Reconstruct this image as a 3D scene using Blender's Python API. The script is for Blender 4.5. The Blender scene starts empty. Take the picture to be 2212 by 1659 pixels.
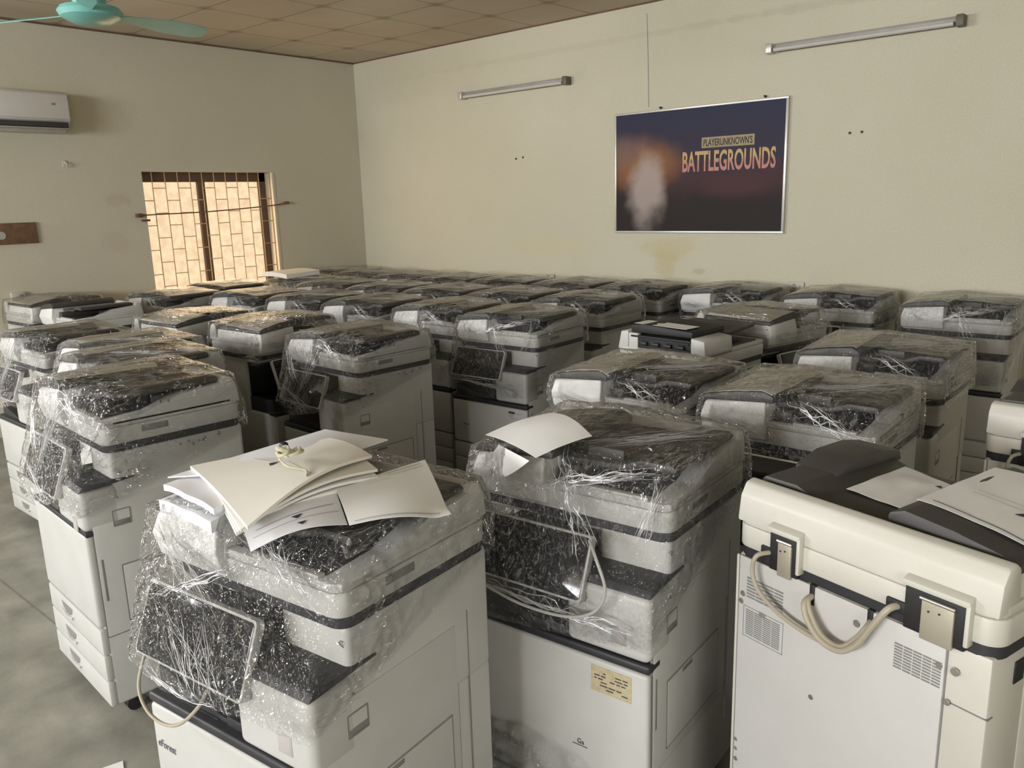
import bpy, bmesh, math, random
from mathutils import Vector, Matrix, noise
from mathutils.bvhtree import BVHTree
PI = math.pi
random.seed(7)
sc = bpy.context.scene
COL = sc.collection

# ------------------------------------------------------------------ materials
def node_mat(name):
    m = bpy.data.materials.new(name); m.use_nodes = True
    nt = m.node_tree; nt.nodes.clear()
    out = nt.nodes.new('ShaderNodeOutputMaterial')
    return m, nt, out

def N(nt, t, **kw):
    n = nt.nodes.new(t)
    for k, v in kw.items():
        if k.startswith('i_'):
            n.inputs[k[2:].replace('_', ' ')].default_value = v
        else:
            setattr(n, k, v)
    return n

def L(nt, a, ao, b, bi):
    nt.links.new(a.outputs[ao], b.inputs[bi])

def plastic(name, col, rough=.45, dirt=.10, metal=0., scale=9., bump=0.0, spec=.5):
    m, nt, out = node_mat(name)
    b = N(nt, 'ShaderNodeBsdfPrincipled')
    b.inputs['Roughness'].default_value = rough
    b.inputs['Metallic'].default_value = metal
    b.inputs['Specular IOR Level'].default_value = spec
    tc = N(nt, 'ShaderNodeTexCoord')
    nz = N(nt, 'ShaderNodeTexNoise'); nz.inputs['Scale'].default_value = scale
    nz.inputs['Detail'].default_value = 5
    L(nt, tc, 'Object', nz, 'Vector')
    r = N(nt, 'ShaderNodeValToRGB')
    r.color_ramp.elements[0].position = .3; r.color_ramp.elements[1].position = .75
    k = 1 - dirt
    r.color_ramp.elements[0].color = (col[0]*k, col[1]*k, col[2]*k*.98, 1)
    r.color_ramp.elements[1].color = (*col, 1)
    L(nt, nz, 'Fac', r, 'Fac'); L(nt, r, 'Color', b, 'Base Color')
    if bump:
        n2 = N(nt, 'ShaderNodeTexNoise'); n2.inputs['Scale'].default_value = 400
        L(nt, tc, 'Object', n2, 'Vector')
        bp = N(nt, 'ShaderNodeBump'); bp.inputs['Strength'].default_value = bump
        bp.inputs['Distance'].default_value = .001
        L(nt, n2, 'Fac', bp, 'Height'); L(nt, bp, 'Normal', b, 'Normal')
    L(nt, b, 'BSDF', out, 'Surface')
    return m

M = {}
M['white'] = plastic('grey_white_plastic', (.50, .497, .475), .48, .08)
M['bright'] = plastic('feeder_lifted_white', (.70, .695, .68), .45, .05)  # paler than the cabinet to lift feeders dim in shade under film
M['white2'] = plastic('cool_white_panel', (.53, .52, .505), .5, .05)
M['cream'] = plastic('cream_plastic', (.53, .512, .455), .45, .06)
M['dark'] = plastic('charcoal_plastic', (.028, .028, .032), .5, .25)
M['tray'] = plastic('brown_black_plastic', (.050, .046, .042), .5, .2)
M['mid'] = plastic('mid_grey_plastic', (.22, .22, .21), .5, .1)
M['pale'] = plastic('pale_grey_plastic', (.40, .395, .37), .5, .1)
M['cavity'] = plastic('cavity_plastic', (.05, .05, .052), .6, .2)
M['screen'] = plastic('black_glass', (.012, .012, .016), .1, .3)
M['black'] = plastic('black_rubber', (.012, .012, .012), .6, .2)
M['chrome'] = plastic('steel', (.6, .58, .54), .3, .15, .9)
M['tan'] = plastic('tan_hinge_steel', (.42, .38, .30), .45, .15, .35)
M['paper'] = plastic('white_paper', (.80, .80, .79), .8, .03, spec=.2)
M['bluepaper'] = plastic('cool_white_paper', (.76, .77, .81), .8, .03, spec=.2)
M['creampaper'] = plastic('cream_paper', (.80, .775, .715), .8, .03, spec=.2)
M['dullpaper'] = plastic('dusty_paper', (.72, .70, .63), .8, .12, spec=.2)
M['ink'] = plastic('printed_ink', (.03, .03, .05), .7, .2)
M['faint'] = plastic('faint_ink', (.42, .42, .43), .8, .1)
M['cable'] = plastic('beige_cable', (.40, .35, .27), .5, .12)
M['twine'] = plastic('cream_twine', (.62, .58, .42), .85, .3, scale=80)
M['navy'] = plastic('navy_plug', (.02, .022, .06), .45, .2)
M['alu'] = plastic('aluminium_frame', (.62, .61, .57), .35, .1, .4)
M['aqua'] = plastic('aqua_enamel', (.20, .50, .45), .35, .12)
M['bronze'] = plastic('brown_aluminium', (.12, .075, .05), .45, .2)
M['jamb'] = plastic('window_reveal_paint', (.62, .55, .43), .7, .1)
M['iron'] = plastic('painted_iron', (.42, .30, .16), .55, .2)
M['iron2'] = plastic('olive_end_cap', (.13, .12, .085), .5, .2)
M['rust'] = plastic('rusty_iron', (.16, .09, .055), .8, .3)
M['acwhite'] = plastic('air_conditioner_white', (.64, .61, .58), .4, .05)
M['wood'] = plastic('brown_board', (.22, .12, .065), .6, .35, scale=30)
M['tube'] = plastic('unlit_glass_tube', (.55, .53, .50), .25, .05)
M['batten'] = plastic('batten_grey', (.34, .32, .29), .4, .15)
M['outlet'] = plastic('outlet_plastic', (.52, .49, .41), .45, .1)
M['tan_label'] = plastic('old_tan_label', (.52, .44, .28), .7, .25, scale=60)
M['label'] = plastic('white_label', (.66, .66, .64), .6, .05)
M['green'] = plastic('dark_green_print', (.03, .07, .06), .6, .1)
M['logo'] = plastic('grey_violet_print', (.13, .12, .15), .6, .2)
M['pink'] = plastic('greyish_pink_tag', (.42, .38, .375), .6, .05)

def film_material(name, milk=.008, crink=1.0):
    m, nt, out = node_mat(name)
    tc = N(nt, 'ShaderNodeTexCoord'); oi = N(nt, 'ShaderNodeObjectInfo')
    rnd = N(nt, 'ShaderNodeMath', operation='MULTIPLY'); rnd.inputs[1].default_value = 37.
    L(nt, oi, 'Random', rnd, 0)
    add = N(nt, 'ShaderNodeVectorMath', operation='ADD')
    L(nt, tc, 'Object', add, 0); L(nt, rnd, 0, add, 1)
    mp = N(nt, 'ShaderNodeMapping'); mp.inputs['Rotation'].default_value = (.5, .7, .6)
    mp.inputs['Scale'].default_value = (46, 8, 30)
    L(nt, add, 0, mp, 'Vector')
    n1 = N(nt, 'ShaderNodeTexNoise'); n1.inputs['Scale'].default_value = 1.0
    n1.inputs['Detail'].default_value = 2; n1.inputs['Distortion'].default_value = .8
    L(nt, mp, 0, n1, 'Vector')
    ab = N(nt, 'ShaderNodeMath', operation='SUBTRACT'); ab.inputs[1].default_value = .5
    L(nt, n1, 'Fac', ab, 0)
    ab2 = N(nt, 'ShaderNodeMath', operation='ABSOLUTE'); L(nt, ab, 0, ab2, 0)
    rid = N(nt, 'ShaderNodeMapRange'); rid.inputs['From Min'].default_value = 0
    rid.inputs['From Max'].default_value = .10; rid.inputs['To Min'].default_value = 1
    rid.inputs['To Max'].default_value = 0
    L(nt, ab2, 0, rid, 'Value')
    n3 = N(nt, 'ShaderNodeTexNoise'); n3.inputs['Scale'].default_value = 85
    n3.inputs['Detail'].default_value = 1; n3.inputs['Distortion'].default_value = .6
    L(nt, add, 0, n3, 'Vector')
    lo = N(nt, 'ShaderNodeTexNoise'); lo.inputs['Scale'].default_value = 5.5
    lo.inputs['Detail'].default_value = 1
    L(nt, add, 0, lo, 'Vector')
    mask = N(nt, 'ShaderNodeMapRange', interpolation_type='SMOOTHSTEP')
    mask.inputs['From Min'].default_value = .42; mask.inputs['From Max'].default_value = .62
    L(nt, lo, 'Fac', mask, 'Value')
    ca = N(nt, 'ShaderNodeAttribute'); ca.attribute_name = 'crinkle'
    mk2 = N(nt, 'ShaderNodeMath', operation='MULTIPLY_ADD'); L(nt, mask, 0, mk2, 0); mk2.inputs[1].default_value = .45
    L(nt, ca, 'Fac', mk2, 2); mk2.use_clamp = True
    mask = mk2
    h1 = N(nt, 'ShaderNodeMath', operation='MULTIPLY'); L(nt, rid, 0, h1, 0); L(nt, mask, 0, h1, 1)
    h2 = N(nt, 'ShaderNodeMath', operation='MULTIPLY_ADD'); L(nt, n3, 'Fac', h2, 0)
    h2.inputs[1].default_value = .55; L(nt, h1, 0, h2, 2)
    bp = N(nt, 'ShaderNodeBump'); bp.inputs['Strength'].default_value = .8 * crink
    bp.inputs['Distance'].default_value = .028
    L(nt, h2, 0, bp, 'Height')
    fr = N(nt, 'ShaderNodeFresnel'); fr.inputs['IOR'].default_value = 1.38
    tr = N(nt, 'ShaderNodeBsdfTransparent'); tr.inputs['Color'].default_value = (.985, .982, .975, 1)
    gl = N(nt, 'ShaderNodeBsdfGlossy'); gl.inputs['Roughness'].default_value = .10
    gl.inputs['Color'].default_value = (1, 1, 1, 1)
    L(nt, bp, 'Normal', gl, 'Normal')
    f2 = N(nt, 'ShaderNodeMath', operation='MULTIPLY_ADD'); L(nt, mask, 0, f2, 0)
    f2.inputs[1].default_value = .022; L(nt, fr, 0, f2, 2)
    fine = N(nt, 'ShaderNodeMapRange'); fine.inputs['From Min'].default_value = 0
    fine.inputs['From Max'].default_value = .035; fine.inputs['To Min'].default_value = 1; fine.inputs['To Max'].default_value = 0
    L(nt, ab2, 0, fine, 'Value')
    fm = N(nt, 'ShaderNodeMath', operation='MULTIPLY'); L(nt, fine, 0, fm, 0); L(nt, mask, 0, fm, 1)
    f3 = N(nt, 'ShaderNodeMath', operation='MULTIPLY_ADD'); L(nt, fm, 0, f3, 0); f3.inputs[1].default_value = .42; L(nt, f2, 0, f3, 2)
    f2 = f3
    cl = N(nt, 'ShaderNodeMath', operation='MINIMUM'); L(nt, f2, 0, cl, 0); cl.inputs[1].default_value = .75
    mx = N(nt, 'ShaderNodeMixShader'); L(nt, cl, 0, mx, 'Fac'); L(nt, tr, 0, mx, 1); L(nt, gl, 0, mx, 2)
    df = N(nt, 'ShaderNodeBsdfDiffuse'); df.inputs['Color'].default_value = (.8, .8, .8, 1)
    tl = N(nt, 'ShaderNodeBsdfTranslucent'); tl.inputs['Color'].default_value = (.8, .8, .8, 1)
    dt = N(nt, 'ShaderNodeMixShader'); dt.inputs['Fac'].default_value = .4
    L(nt, df, 0, dt, 1); L(nt, tl, 0, dt, 2)
    mf = N(nt, 'ShaderNodeMath', operation='MULTIPLY_ADD'); L(nt, h1, 0, mf, 0)
    mf.inputs[1].default_value = .06; mf.inputs[2].default_value = milk
    m2 = N(nt, 'ShaderNodeMixShader'); L(nt, mf, 0, m2, 'Fac'); L(nt, mx, 0, m2, 1); L(nt, dt, 0, m2, 2)
    L(nt, m2, 0, out, 'Surface')
    return m
M['film'] = film_material('stretch_film')
M['film2'] = film_material('stretch_film_crinkled', .018, 1.3)

def glint_strand_material():
    m, nt, out = node_mat('film_glint_strand')
    tr = N(nt, 'ShaderNodeBsdfTransparent')
    gl = N(nt, 'ShaderNodeBsdfGlossy'); gl.inputs['Roughness'].default_value = .16
    df = N(nt, 'ShaderNodeBsdfDiffuse'); df.inputs['Color'].default_value = (.85, .85, .86, 1)
    a = N(nt, 'ShaderNodeMixShader'); a.inputs['Fac'].default_value = .45
    L(nt, gl, 0, a, 1); L(nt, df, 0, a, 2)
    b = N(nt, 'ShaderNodeMixShader'); b.inputs['Fac'].default_value = .62
    L(nt, tr, 0, b, 1); L(nt, a, 0, b, 2)
    L(nt, b, 0, out, 'Surface')
    return m
M['strand'] = glint_strand_material()  # pale threads carry the glints of film folds in their colour

def wall_material(name, base, stains_and_patches=()):
    m, nt, out = node_mat(name)
    b = N(nt, 'ShaderNodeBsdfPrincipled'); b.inputs['Roughness'].default_value = .85
    b.inputs['Specular IOR Level'].default_value = .15
    g = N(nt, 'ShaderNodeNewGeometry')
    n1 = N(nt, 'ShaderNodeTexNoise'); n1.inputs['Scale'].default_value = 1.1; n1.inputs['Detail'].default_value = 6
    L(nt, g, 'Position', n1, 'Vector')
    r = N(nt, 'ShaderNodeValToRGB')
    r.color_ramp.elements[0].position = .3; r.color_ramp.elements[1].position = .7
    r.color_ramp.elements[0].color = (base[0]*.93, base[1]*.93, base[2]*.90, 1)
    r.color_ramp.elements[1].color = (*base, 1)
    L(nt, n1, 'Fac', r, 'Fac')
    n2 = N(nt, 'ShaderNodeTexNoise'); n2.inputs['Scale'].default_value = 90; n2.inputs['Detail'].default_value = 3
    L(nt, g, 'Position', n2, 'Vector')
    sp = N(nt, 'ShaderNodeMapRange'); sp.inputs['From Min'].default_value = .3; sp.inputs['From Max'].default_value = .7
    sp.inputs['To Min'].default_value = .94; sp.inputs['To Max'].default_value = 1.04
    L(nt, n2, 'Fac', sp, 'Value')
    mul = N(nt, 'ShaderNodeVectorMath', operation='MULTIPLY'); L(nt, r, 'Color', mul, 0); L(nt, sp, 0, mul, 1)
    last, lo = mul, 0
    nb = N(nt, 'ShaderNodeTexNoise'); nb.inputs['Scale'].default_value = 9; nb.inputs['Detail'].default_value = 5
    L(nt, g, 'Position', nb, 'Vector')
    for (cx, cy, cz, rx, rz_, col, s) in stains_and_patches:
        sub = N(nt, 'ShaderNodeVectorMath', operation='SUBTRACT'); L(nt, g, 'Position', sub, 0)
        sub.inputs[1].default_value = (cx, cy, cz)
        dv = N(nt, 'ShaderNodeVectorMath', operation='DIVIDE'); L(nt, sub, 0, dv, 0)
        dv.inputs[1].default_value = (rx, rx, rz_)
        ln = N(nt, 'ShaderNodeVectorMath', operation='LENGTH'); L(nt, dv, 0, ln, 0)
        ad = N(nt, 'ShaderNodeMath', operation='MULTIPLY_ADD'); L(nt, nb, 'Fac', ad, 0)
        ad.inputs[1].default_value = 1.6; L(nt, ln, 'Value', ad, 2)
        mr = N(nt, 'ShaderNodeMapRange', interpolation_type='SMOOTHSTEP')
        mr.inputs['From Min'].default_value = 1.25; mr.inputs['From Max'].default_value = 1.9
        mr.inputs['To Min'].default_value = s; mr.inputs['To Max'].default_value = 0
        L(nt, ad, 0, mr, 'Value')
        mx = N(nt, 'ShaderNodeMix', data_type='RGBA')
        L(nt, mr, 0, mx, 'Factor'); nt.links.new(last.outputs[lo], mx.inputs[6])
        mx.inputs[7].default_value = (*col, 1)
        last, lo = mx, 2
    nt.links.new(last.outputs[lo], b.inputs['Base Color'])
    bp = N(nt, 'ShaderNodeBump'); bp.inputs['Strength'].default_value = .12; bp.inputs['Distance'].default_value = .004
    L(nt, n2, 'Fac', bp, 'Height'); L(nt, bp, 'Normal', b, 'Normal')
    L(nt, b, 0, out, 'Surface')
    return m
WALLC = (.60, .565, .445)
M['wall'] = wall_material('cream_wall_paint', WALLC, [
    (-3.3, 5.7, 1.30, .30, .10, (.52, .45, .24), .5), (-3.36, 5.7, 1.16, .10, .16, (.50, .43, .22), .5),
    (-3.05, 5.7, 1.12, .06, .03, (.42, .38, .27), .6), (-4.6, 5.7, 1.30, .5, .10, (.60, .52, .32), .35),
    (-4.2, 5.7, 2.90, 2.4, .03, (.50, .46, .35), .35), (-1.6, 5.7, 2.90, 2.2, .035, (.48, .44, .33), .45)])
M['wallR'] = wall_material('pale_wall_paint', (.72, .70, .62))
M['wallL'] = wall_material('cream_wall_paint_left', (.60, .56, .45), [
    (-7.07, 2.95, 2.47, .35, .25, (.50, .44, .31), .35), (-7.07, 3.1, 1.80, .12, .06, (.50, .42, .33), .5),  # first entry: soft darker patch beside the air conditioner
    (-7.07, 3.05, 1.45, .14, .10, (.52, .45, .36), .4)])

def ceiling_material():
    m, nt, out = node_mat('stained_ceiling_tiles')
    b = N(nt, 'ShaderNodeBsdfPrincipled'); b.inputs['Roughness'].default_value = .9
    b.inputs['Specular IOR Level'].default_value = .1
    g = N(nt, 'ShaderNodeNewGeometry')
    sx = N(nt, 'ShaderNodeSeparateXYZ'); L(nt, g, 'Position', sx, 0)
    def tri(axis, off, size):
        a = N(nt, 'ShaderNodeMath', operation='SUBTRACT'); L(nt, sx, axis, a, 0); a.inputs[1].default_value = off
        d = N(nt, 'ShaderNodeMath', operation='PINGPONG'); L(nt, a, 0, d, 0); d.inputs[1].default_value = size/2
        return d
    dx, dy = tri('X', -6.435, .598), tri('Y', 5.145, .588)
    mn = N(nt, 'ShaderNodeMath', operation='MINIMUM'); L(nt, dx, 0, mn, 0); L(nt, dy, 0, mn, 1)
    line = N(nt, 'ShaderNodeMapRange'); line.inputs['From Min'].default_value = .002; line.inputs['From Max'].default_value = .009
    line.inputs['To Min'].default_value = .55; line.inputs['To Max'].default_value = 0
    L(nt, mn, 0, line, 'Value')
    cx = N(nt, 'ShaderNodeCombineXYZ'); L(nt, dx, 0, cx, 0); L(nt, dy, 0, cx, 1)
    ln = N(nt, 'ShaderNodeVectorMath', operation='LENGTH'); L(nt, cx, 0, ln, 0)
    nz = N(nt, 'ShaderNodeTexNoise'); nz.inputs['Scale'].default_value = 14; nz.inputs['Detail'].default_value = 4
    L(nt, g, 'Position', nz, 'Vector')
    nd = N(nt, 'ShaderNodeMapRange'); nd.inputs['From Min'].default_value = .01; nd.inputs['From Max'].default_value = .085
    nd.inputs['To Min'].default_value = .85; nd.inputs['To Max'].default_value = 0
    L(nt, ln, 'Value', nd, 'Value')
    nm = N(nt, 'ShaderNodeMath', operation='MULTIPLY'); L(nt, nd, 0, nm, 0); L(nt, nz, 'Fac', nm, 1)
    tot = N(nt, 'ShaderNodeMath', operation='MAXIMUM'); L(nt, line, 0, tot, 0); L(nt, nm, 0, tot, 1)
    n2 = N(nt, 'ShaderNodeTexNoise'); n2.inputs['Scale'].default_value = .9; n2.inputs['Detail'].default_value = 4
    L(nt, g, 'Position', n2, 'Vector')
    r = N(nt, 'ShaderNodeValToRGB'); r.color_ramp.elements[0].position = .35; r.color_ramp.elements[1].position = .65
    r.color_ramp.elements[0].color = (.56, .475, .375, 1); r.color_ramp.elements[1].color = (.64, .575, .46, 1)
    L(nt, n2, 'Fac', r, 'Fac')
    mx = N(nt, 'ShaderNodeMix', data_type='RGBA'); L(nt, tot, 0, mx, 'Factor')
    nt.links.new(r.outputs['Color'], mx.inputs[6]); mx.inputs[7].default_value = (.055, .03, .016, 1)
    nt.links.new(mx.outputs[2], b.inputs['Base Color'])
    L(nt, b, 0, out, 'Surface')
    return m
M['ceiling'] = ceiling_material()

def floor_material():
    m, nt, out = node_mat('polished_concrete')
    b = N(nt, 'ShaderNodeBsdfPrincipled'); b.inputs['Roughness'].default_value = .42
    g = N(nt, 'ShaderNodeNewGeometry')
    n1 = N(nt, 'ShaderNodeTexNoise'); n1.inputs['Scale'].default_value = 4.5; n1.inputs['Detail'].default_value = 10
    n1.inputs['Distortion'].default_value = .35
    L(nt, g, 'Position', n1, 'Vector')
    r = N(nt, 'ShaderNodeValToRGB'); r.color_ramp.elements[0].position = .33; r.color_ramp.elements[1].position = .68
    r.color_ramp.elements[0].color = (.175, .175, .145, 1); r.color_ramp.elements[1].color = (.30, .29, .245, 1)
    L(nt, n1, 'Fac', r, 'Fac')
    # a straight saw-cut joint
    sx = N(nt, 'ShaderNodeSeparateXYZ'); L(nt, g, 'Position', sx, 0)
    a = N(nt, 'ShaderNodeMath', operation='SUBTRACT'); L(nt, sx, 'Y', a, 0); a.inputs[1].default_value = 1.067
    ab = N(nt, 'ShaderNodeMath', operation='ABSOLUTE'); L(nt, a, 0, ab, 0)
    j = N(nt, 'ShaderNodeMapRange'); j.inputs['From Min'].default_value = .003; j.inputs['From Max'].default_value = .007
    j.inputs['To Min'].default_value = .6; j.inputs['To Max'].default_value = 0
    L(nt, ab, 0, j, 'Value')
    mx = N(nt, 'ShaderNodeMix', data_type='RGBA'); L(nt, j, 0, mx, 'Factor')
    nt.links.new(r.outputs['Color'], mx.inputs[6]); mx.inputs[7].default_value = (.10, .098, .085, 1)
    nt.links.new(mx.outputs[2], b.inputs['Base Color'])
    n2 = N(nt, 'ShaderNodeTexNoise'); n2.inputs['Scale'].default_value = 30; n2.inputs['Detail'].default_value = 6
    L(nt, g, 'Position', n2, 'Vector')
    rr = N(nt, 'ShaderNodeMapRange'); rr.inputs['To Min'].default_value = .32; rr.inputs['To Max'].default_value = .6
    L(nt, n2, 'Fac', rr, 'Value'); L(nt, rr, 0, b, 'Roughness')
    bp = N(nt, 'ShaderNodeBump'); bp.inputs['Strength'].default_value = .25; bp.inputs['Distance'].default_value = .004
    L(nt, n2, 'Fac', bp, 'Height'); L(nt, bp, 'Normal', b, 'Normal')
    L(nt, b, 0, out, 'Surface')
    return m
M['floor'] = floor_material()

def pane_material():
    """bright frosted window glass, daylight behind it"""
    m, nt, out = node_mat('sunlit_frosted_glass')
    g = N(nt, 'ShaderNodeNewGeometry')
    nz = N(nt, 'ShaderNodeTexNoise'); nz.inputs['Scale'].default_value = 14; nz.inputs['Detail'].default_value = 6
    L(nt, g, 'Position', nz, 'Vector')
    r = N(nt, 'ShaderNodeValToRGB'); r.color_ramp.elements[0].position = .3; r.color_ramp.elements[1].position = .62
    r.color_ramp.elements[0].color = (.86, .60, .36, 1); r.color_ramp.elements[1].color = (1.0, .78, .50, 1)
    L(nt, nz, 'Fac', r, 'Fac')
    e = N(nt, 'ShaderNodeEmission'); e.inputs['Strength'].default_value = 1.15
    L(nt, r, 'Color', e, 'Color')
    gl = N(nt, 'ShaderNodeBsdfGlossy'); gl.inputs['Roughness'].default_value = .4
    mx = N(nt, 'ShaderNodeMixShader'); mx.inputs['Fac'].default_value = .06
    L(nt, e, 0, mx, 1); L(nt, gl, 0, mx, 2); L(nt, mx, 0, out, 'Surface')
    return m
M['pane'] = pane_material()

def poster_material():
    """dusk sky print: navy above, an amber glow low on the left, a plain pale upright shape standing in it, dark ground"""
    m, nt, out = node_mat('printed_dusk_poster')
    b = N(nt, 'ShaderNodeBsdfPrincipled'); b.inputs['Roughness'].default_value = .6; b.inputs['Specular IOR Level'].default_value = .2
    tc = N(nt, 'ShaderNodeTexCoord')
    sx = N(nt, 'ShaderNodeSeparateXYZ'); L(nt, tc, 'Object', sx, 0)
    nz = N(nt, 'ShaderNodeTexNoise'); nz.inputs['Scale'].default_value = 5; nz.inputs['Detail'].default_value = 6
    L(nt, tc, 'Object', nz, 'Vector')
    ns = N(nt, 'ShaderNodeMath', operation='MULTIPLY_ADD'); L(nt, nz, 'Fac', ns, 0); ns.inputs[1].default_value = .34
    L(nt, sx, 'Z', ns, 2)
    r = N(nt, 'ShaderNodeValToRGB')
    mr = N(nt, 'ShaderNodeMapRange'); mr.inputs['From Min'].default_value = -.30; mr.inputs['From Max'].default_value = .63
    L(nt, ns, 0, mr, 'Value'); L(nt, mr, 0, r, 'Fac')
    els = r.color_ramp.elements
    els[0].position = 0; els[0].color = (.022, .018, .016, 1); els[1].position = 1; els[1].color = (.030, .032, .065, 1)
    e = els.new(.28); e.color = (.026, .018, .018, 1)
    e = els.new(.47); e.color = (.060, .030, .036, 1)
    e = els.new(.66); e.color = (.040, .034, .055, 1)
    def blob(cx, cz, rx, rz_, lo, hi, noisy):
        sub = N(nt, 'ShaderNodeVectorMath', operation='SUBTRACT'); L(nt, tc, 'Object', sub, 0); sub.inputs[1].default_value = (cx, 0, cz)
        dv = N(nt, 'ShaderNodeVectorMath', operation='DIVIDE'); L(nt, sub, 0, dv, 0); dv.inputs[1].default_value = (rx, 1, rz_)
        ln = N(nt, 'ShaderNodeVectorMath', operation='LENGTH'); L(nt, dv, 0, ln, 0)
        ad = N(nt, 'ShaderNodeMath', operation='MULTIPLY_ADD'); L(nt, nz, 'Fac', ad, 0); ad.inputs[1].default_value = noisy
        L(nt, ln, 'Value', ad, 2)
        q = N(nt, 'ShaderNodeMapRange', interpolation_type='SMOOTHSTEP')
        q.inputs['From Min'].default_value = lo; q.inputs['From Max'].default_value = hi
        q.inputs['To Min'].default_value = 1; q.inputs['To Max'].default_value = 0
        L(nt, ad, 0, q, 'Value')
        return q
    last, lo = r, 'Color'
    for q, col, s in ((blob(-.46, .06, .42, .24, .5, 1.35, .5), (.30, .13, .045), .85),
                      (blob(-.66, .16, .30, .16, .5, 1.3, .4), (.20, .13, .12), .6),
                      (blob(-.42, -.12, .17, .30, .95, 1.75, 1.0), (.40, .33, .295), .9),
                      (blob(.35, -.12, .45, .12, .4, 1.3, .5), (.085, .035, .04), .7)):
        f = N(nt, 'ShaderNodeMath', operation='MULTIPLY'); L(nt, q, 0, f, 0); f.inputs[1].default_value = s
        mx = N(nt, 'ShaderNodeMix', data_type='RGBA'); L(nt, f, 0, mx, 'Factor')
        nt.links.new(last.outputs[lo], mx.inputs[6]); mx.inputs[7].default_value = (*col, 1)
        last, lo = mx, 2
    nt.links.new(last.outputs[lo], b.inputs['Base Color'])
    L(nt, b, 0, out, 'Surface')
    return m
M['poster'] = poster_material()

def grad_material():
    m, nt, out = node_mat('amber_to_rose_print')
    b = N(nt, 'ShaderNodeBsdfPrincipled'); b.inputs['Roughness'].default_value = .4
    tc = N(nt, 'ShaderNodeTexCoord'); sx = N(nt, 'ShaderNodeSeparateXYZ'); L(nt, tc, 'Object', sx, 0)
    mr = N(nt, 'ShaderNodeMapRange'); mr.inputs['From Min'].default_value = 0; mr.inputs['From Max'].default_value = .155
    L(nt, sx, 'Y', mr, 'Value')
    r = N(nt, 'ShaderNodeValToRGB'); L(nt, mr, 0, r, 'Fac')
    els = r.color_ramp.elements
    els[0].color = (.40, .12, .085, 1); els[1].color = (.42, .21, .045, 1); els[1].position = 1
    e = els.new(.45); e.color = (.36, .125, .04, 1)
    e = els.new(.65); e.color = (.47, .28, .035, 1)
    L(nt, r, 'Color', b, 'Base Color'); L(nt, b, 0, out, 'Surface')
    return m
M['grad'] = grad_material()
M['plate'] = plastic('mustard_print', (.30, .205, .045), .4, .35)

# ------------------------------------------------------------------ mesh helpers
def add_tmp(bm, t):
    me = bpy.data.meshes.new('tmp'); t.to_mesh(me); t.free(); bm.from_mesh(me); bpy.data.meshes.remove(me)

def box(bm, x0, x1, y0, y1, z0, z1, bev=.003, seg=2, mi=0, mat=None):
    t = bmesh.new(); bmesh.ops.create_cube(t, size=1)
    for v in t.verts:
        v.co = Vector((x0 + (v.co.x+.5)*(x1-x0), y0 + (v.co.y+.5)*(y1-y0), z0 + (v.co.z+.5)*(z1-z0)))
    if bev:
        bmesh.ops.bevel(t, geom=t.edges[:], offset=min(bev, .45*min(abs(x1-x0), abs(y1-y0), abs(z1-z0))), segments=seg, affect='EDGES', profile=.5)
    if mat: bmesh.ops.transform(t, matrix=mat, verts=t.verts)
    for f in t.faces: f.material_index = mi
    add_tmp(bm, t)

def prism(bm, pts, axis, a0, a1, bev=.003, mi=0, fn=None, seg=2):
    """polygon pts extruded along axis: x -> (y,z), y -> (x,z), z -> (x,y)"""
    t = bmesh.new()
    def mk(p, a):
        return {'x': (a, p[0], p[1]), 'y': (p[0], a, p[1]), 'z': (p[0], p[1], a)}[axis]
    va = [t.verts.new(mk(p, a0)) for p in pts]; vb = [t.verts.new(mk(p, a1)) for p in pts]
    n = len(pts)
    t.faces.new(va); t.faces.new(vb[::-1])
    for i in range(n): t.faces.new((va[i], va[(i+1) % n], vb[(i+1) % n], vb[i]))
    bmesh.ops.recalc_face_normals(t, faces=t.faces[:])
    if bev: bmesh.ops.bevel(t, geom=t.edges[:], offset=bev, segments=seg, affect='EDGES', profile=.5, clamp_overlap=True)
    for f in t.faces: f.material_index = mi
    if fn:
        for v in t.verts: v.co = fn(v.co)
    add_tmp(bm, t)

def rrect(x0, x1, y0, y1, r, n=5):
    out = []
    for cx, cy, a in ((x1-r, y1-r, 0), (x0+r, y1-r, 90), (x0+r, y0+r, 180), (x1-r, y0+r, 270)):
        for i in range(n+1):
            t = math.radians(a + 90*i/n); out.append((cx + r*math.cos(t), cy + r*math.sin(t)))
    return out

def smooth_path(pts, k=6):
    P = [Vector(p) for p in pts]; out = []
    for i in range(len(P)-1):
        a, b, c, d = P[max(i-1, 0)], P[i], P[i+1], P[min(i+2, len(P)-1)]
        for j in range(k):
            t = j/k
            out.append(.5*((2*b) + (c-a)*t + (2*a-5*b+4*c-d)*t*t + (3*b-a-3*c+d)*t**3))
    out.append(P[-1]); return out

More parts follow.
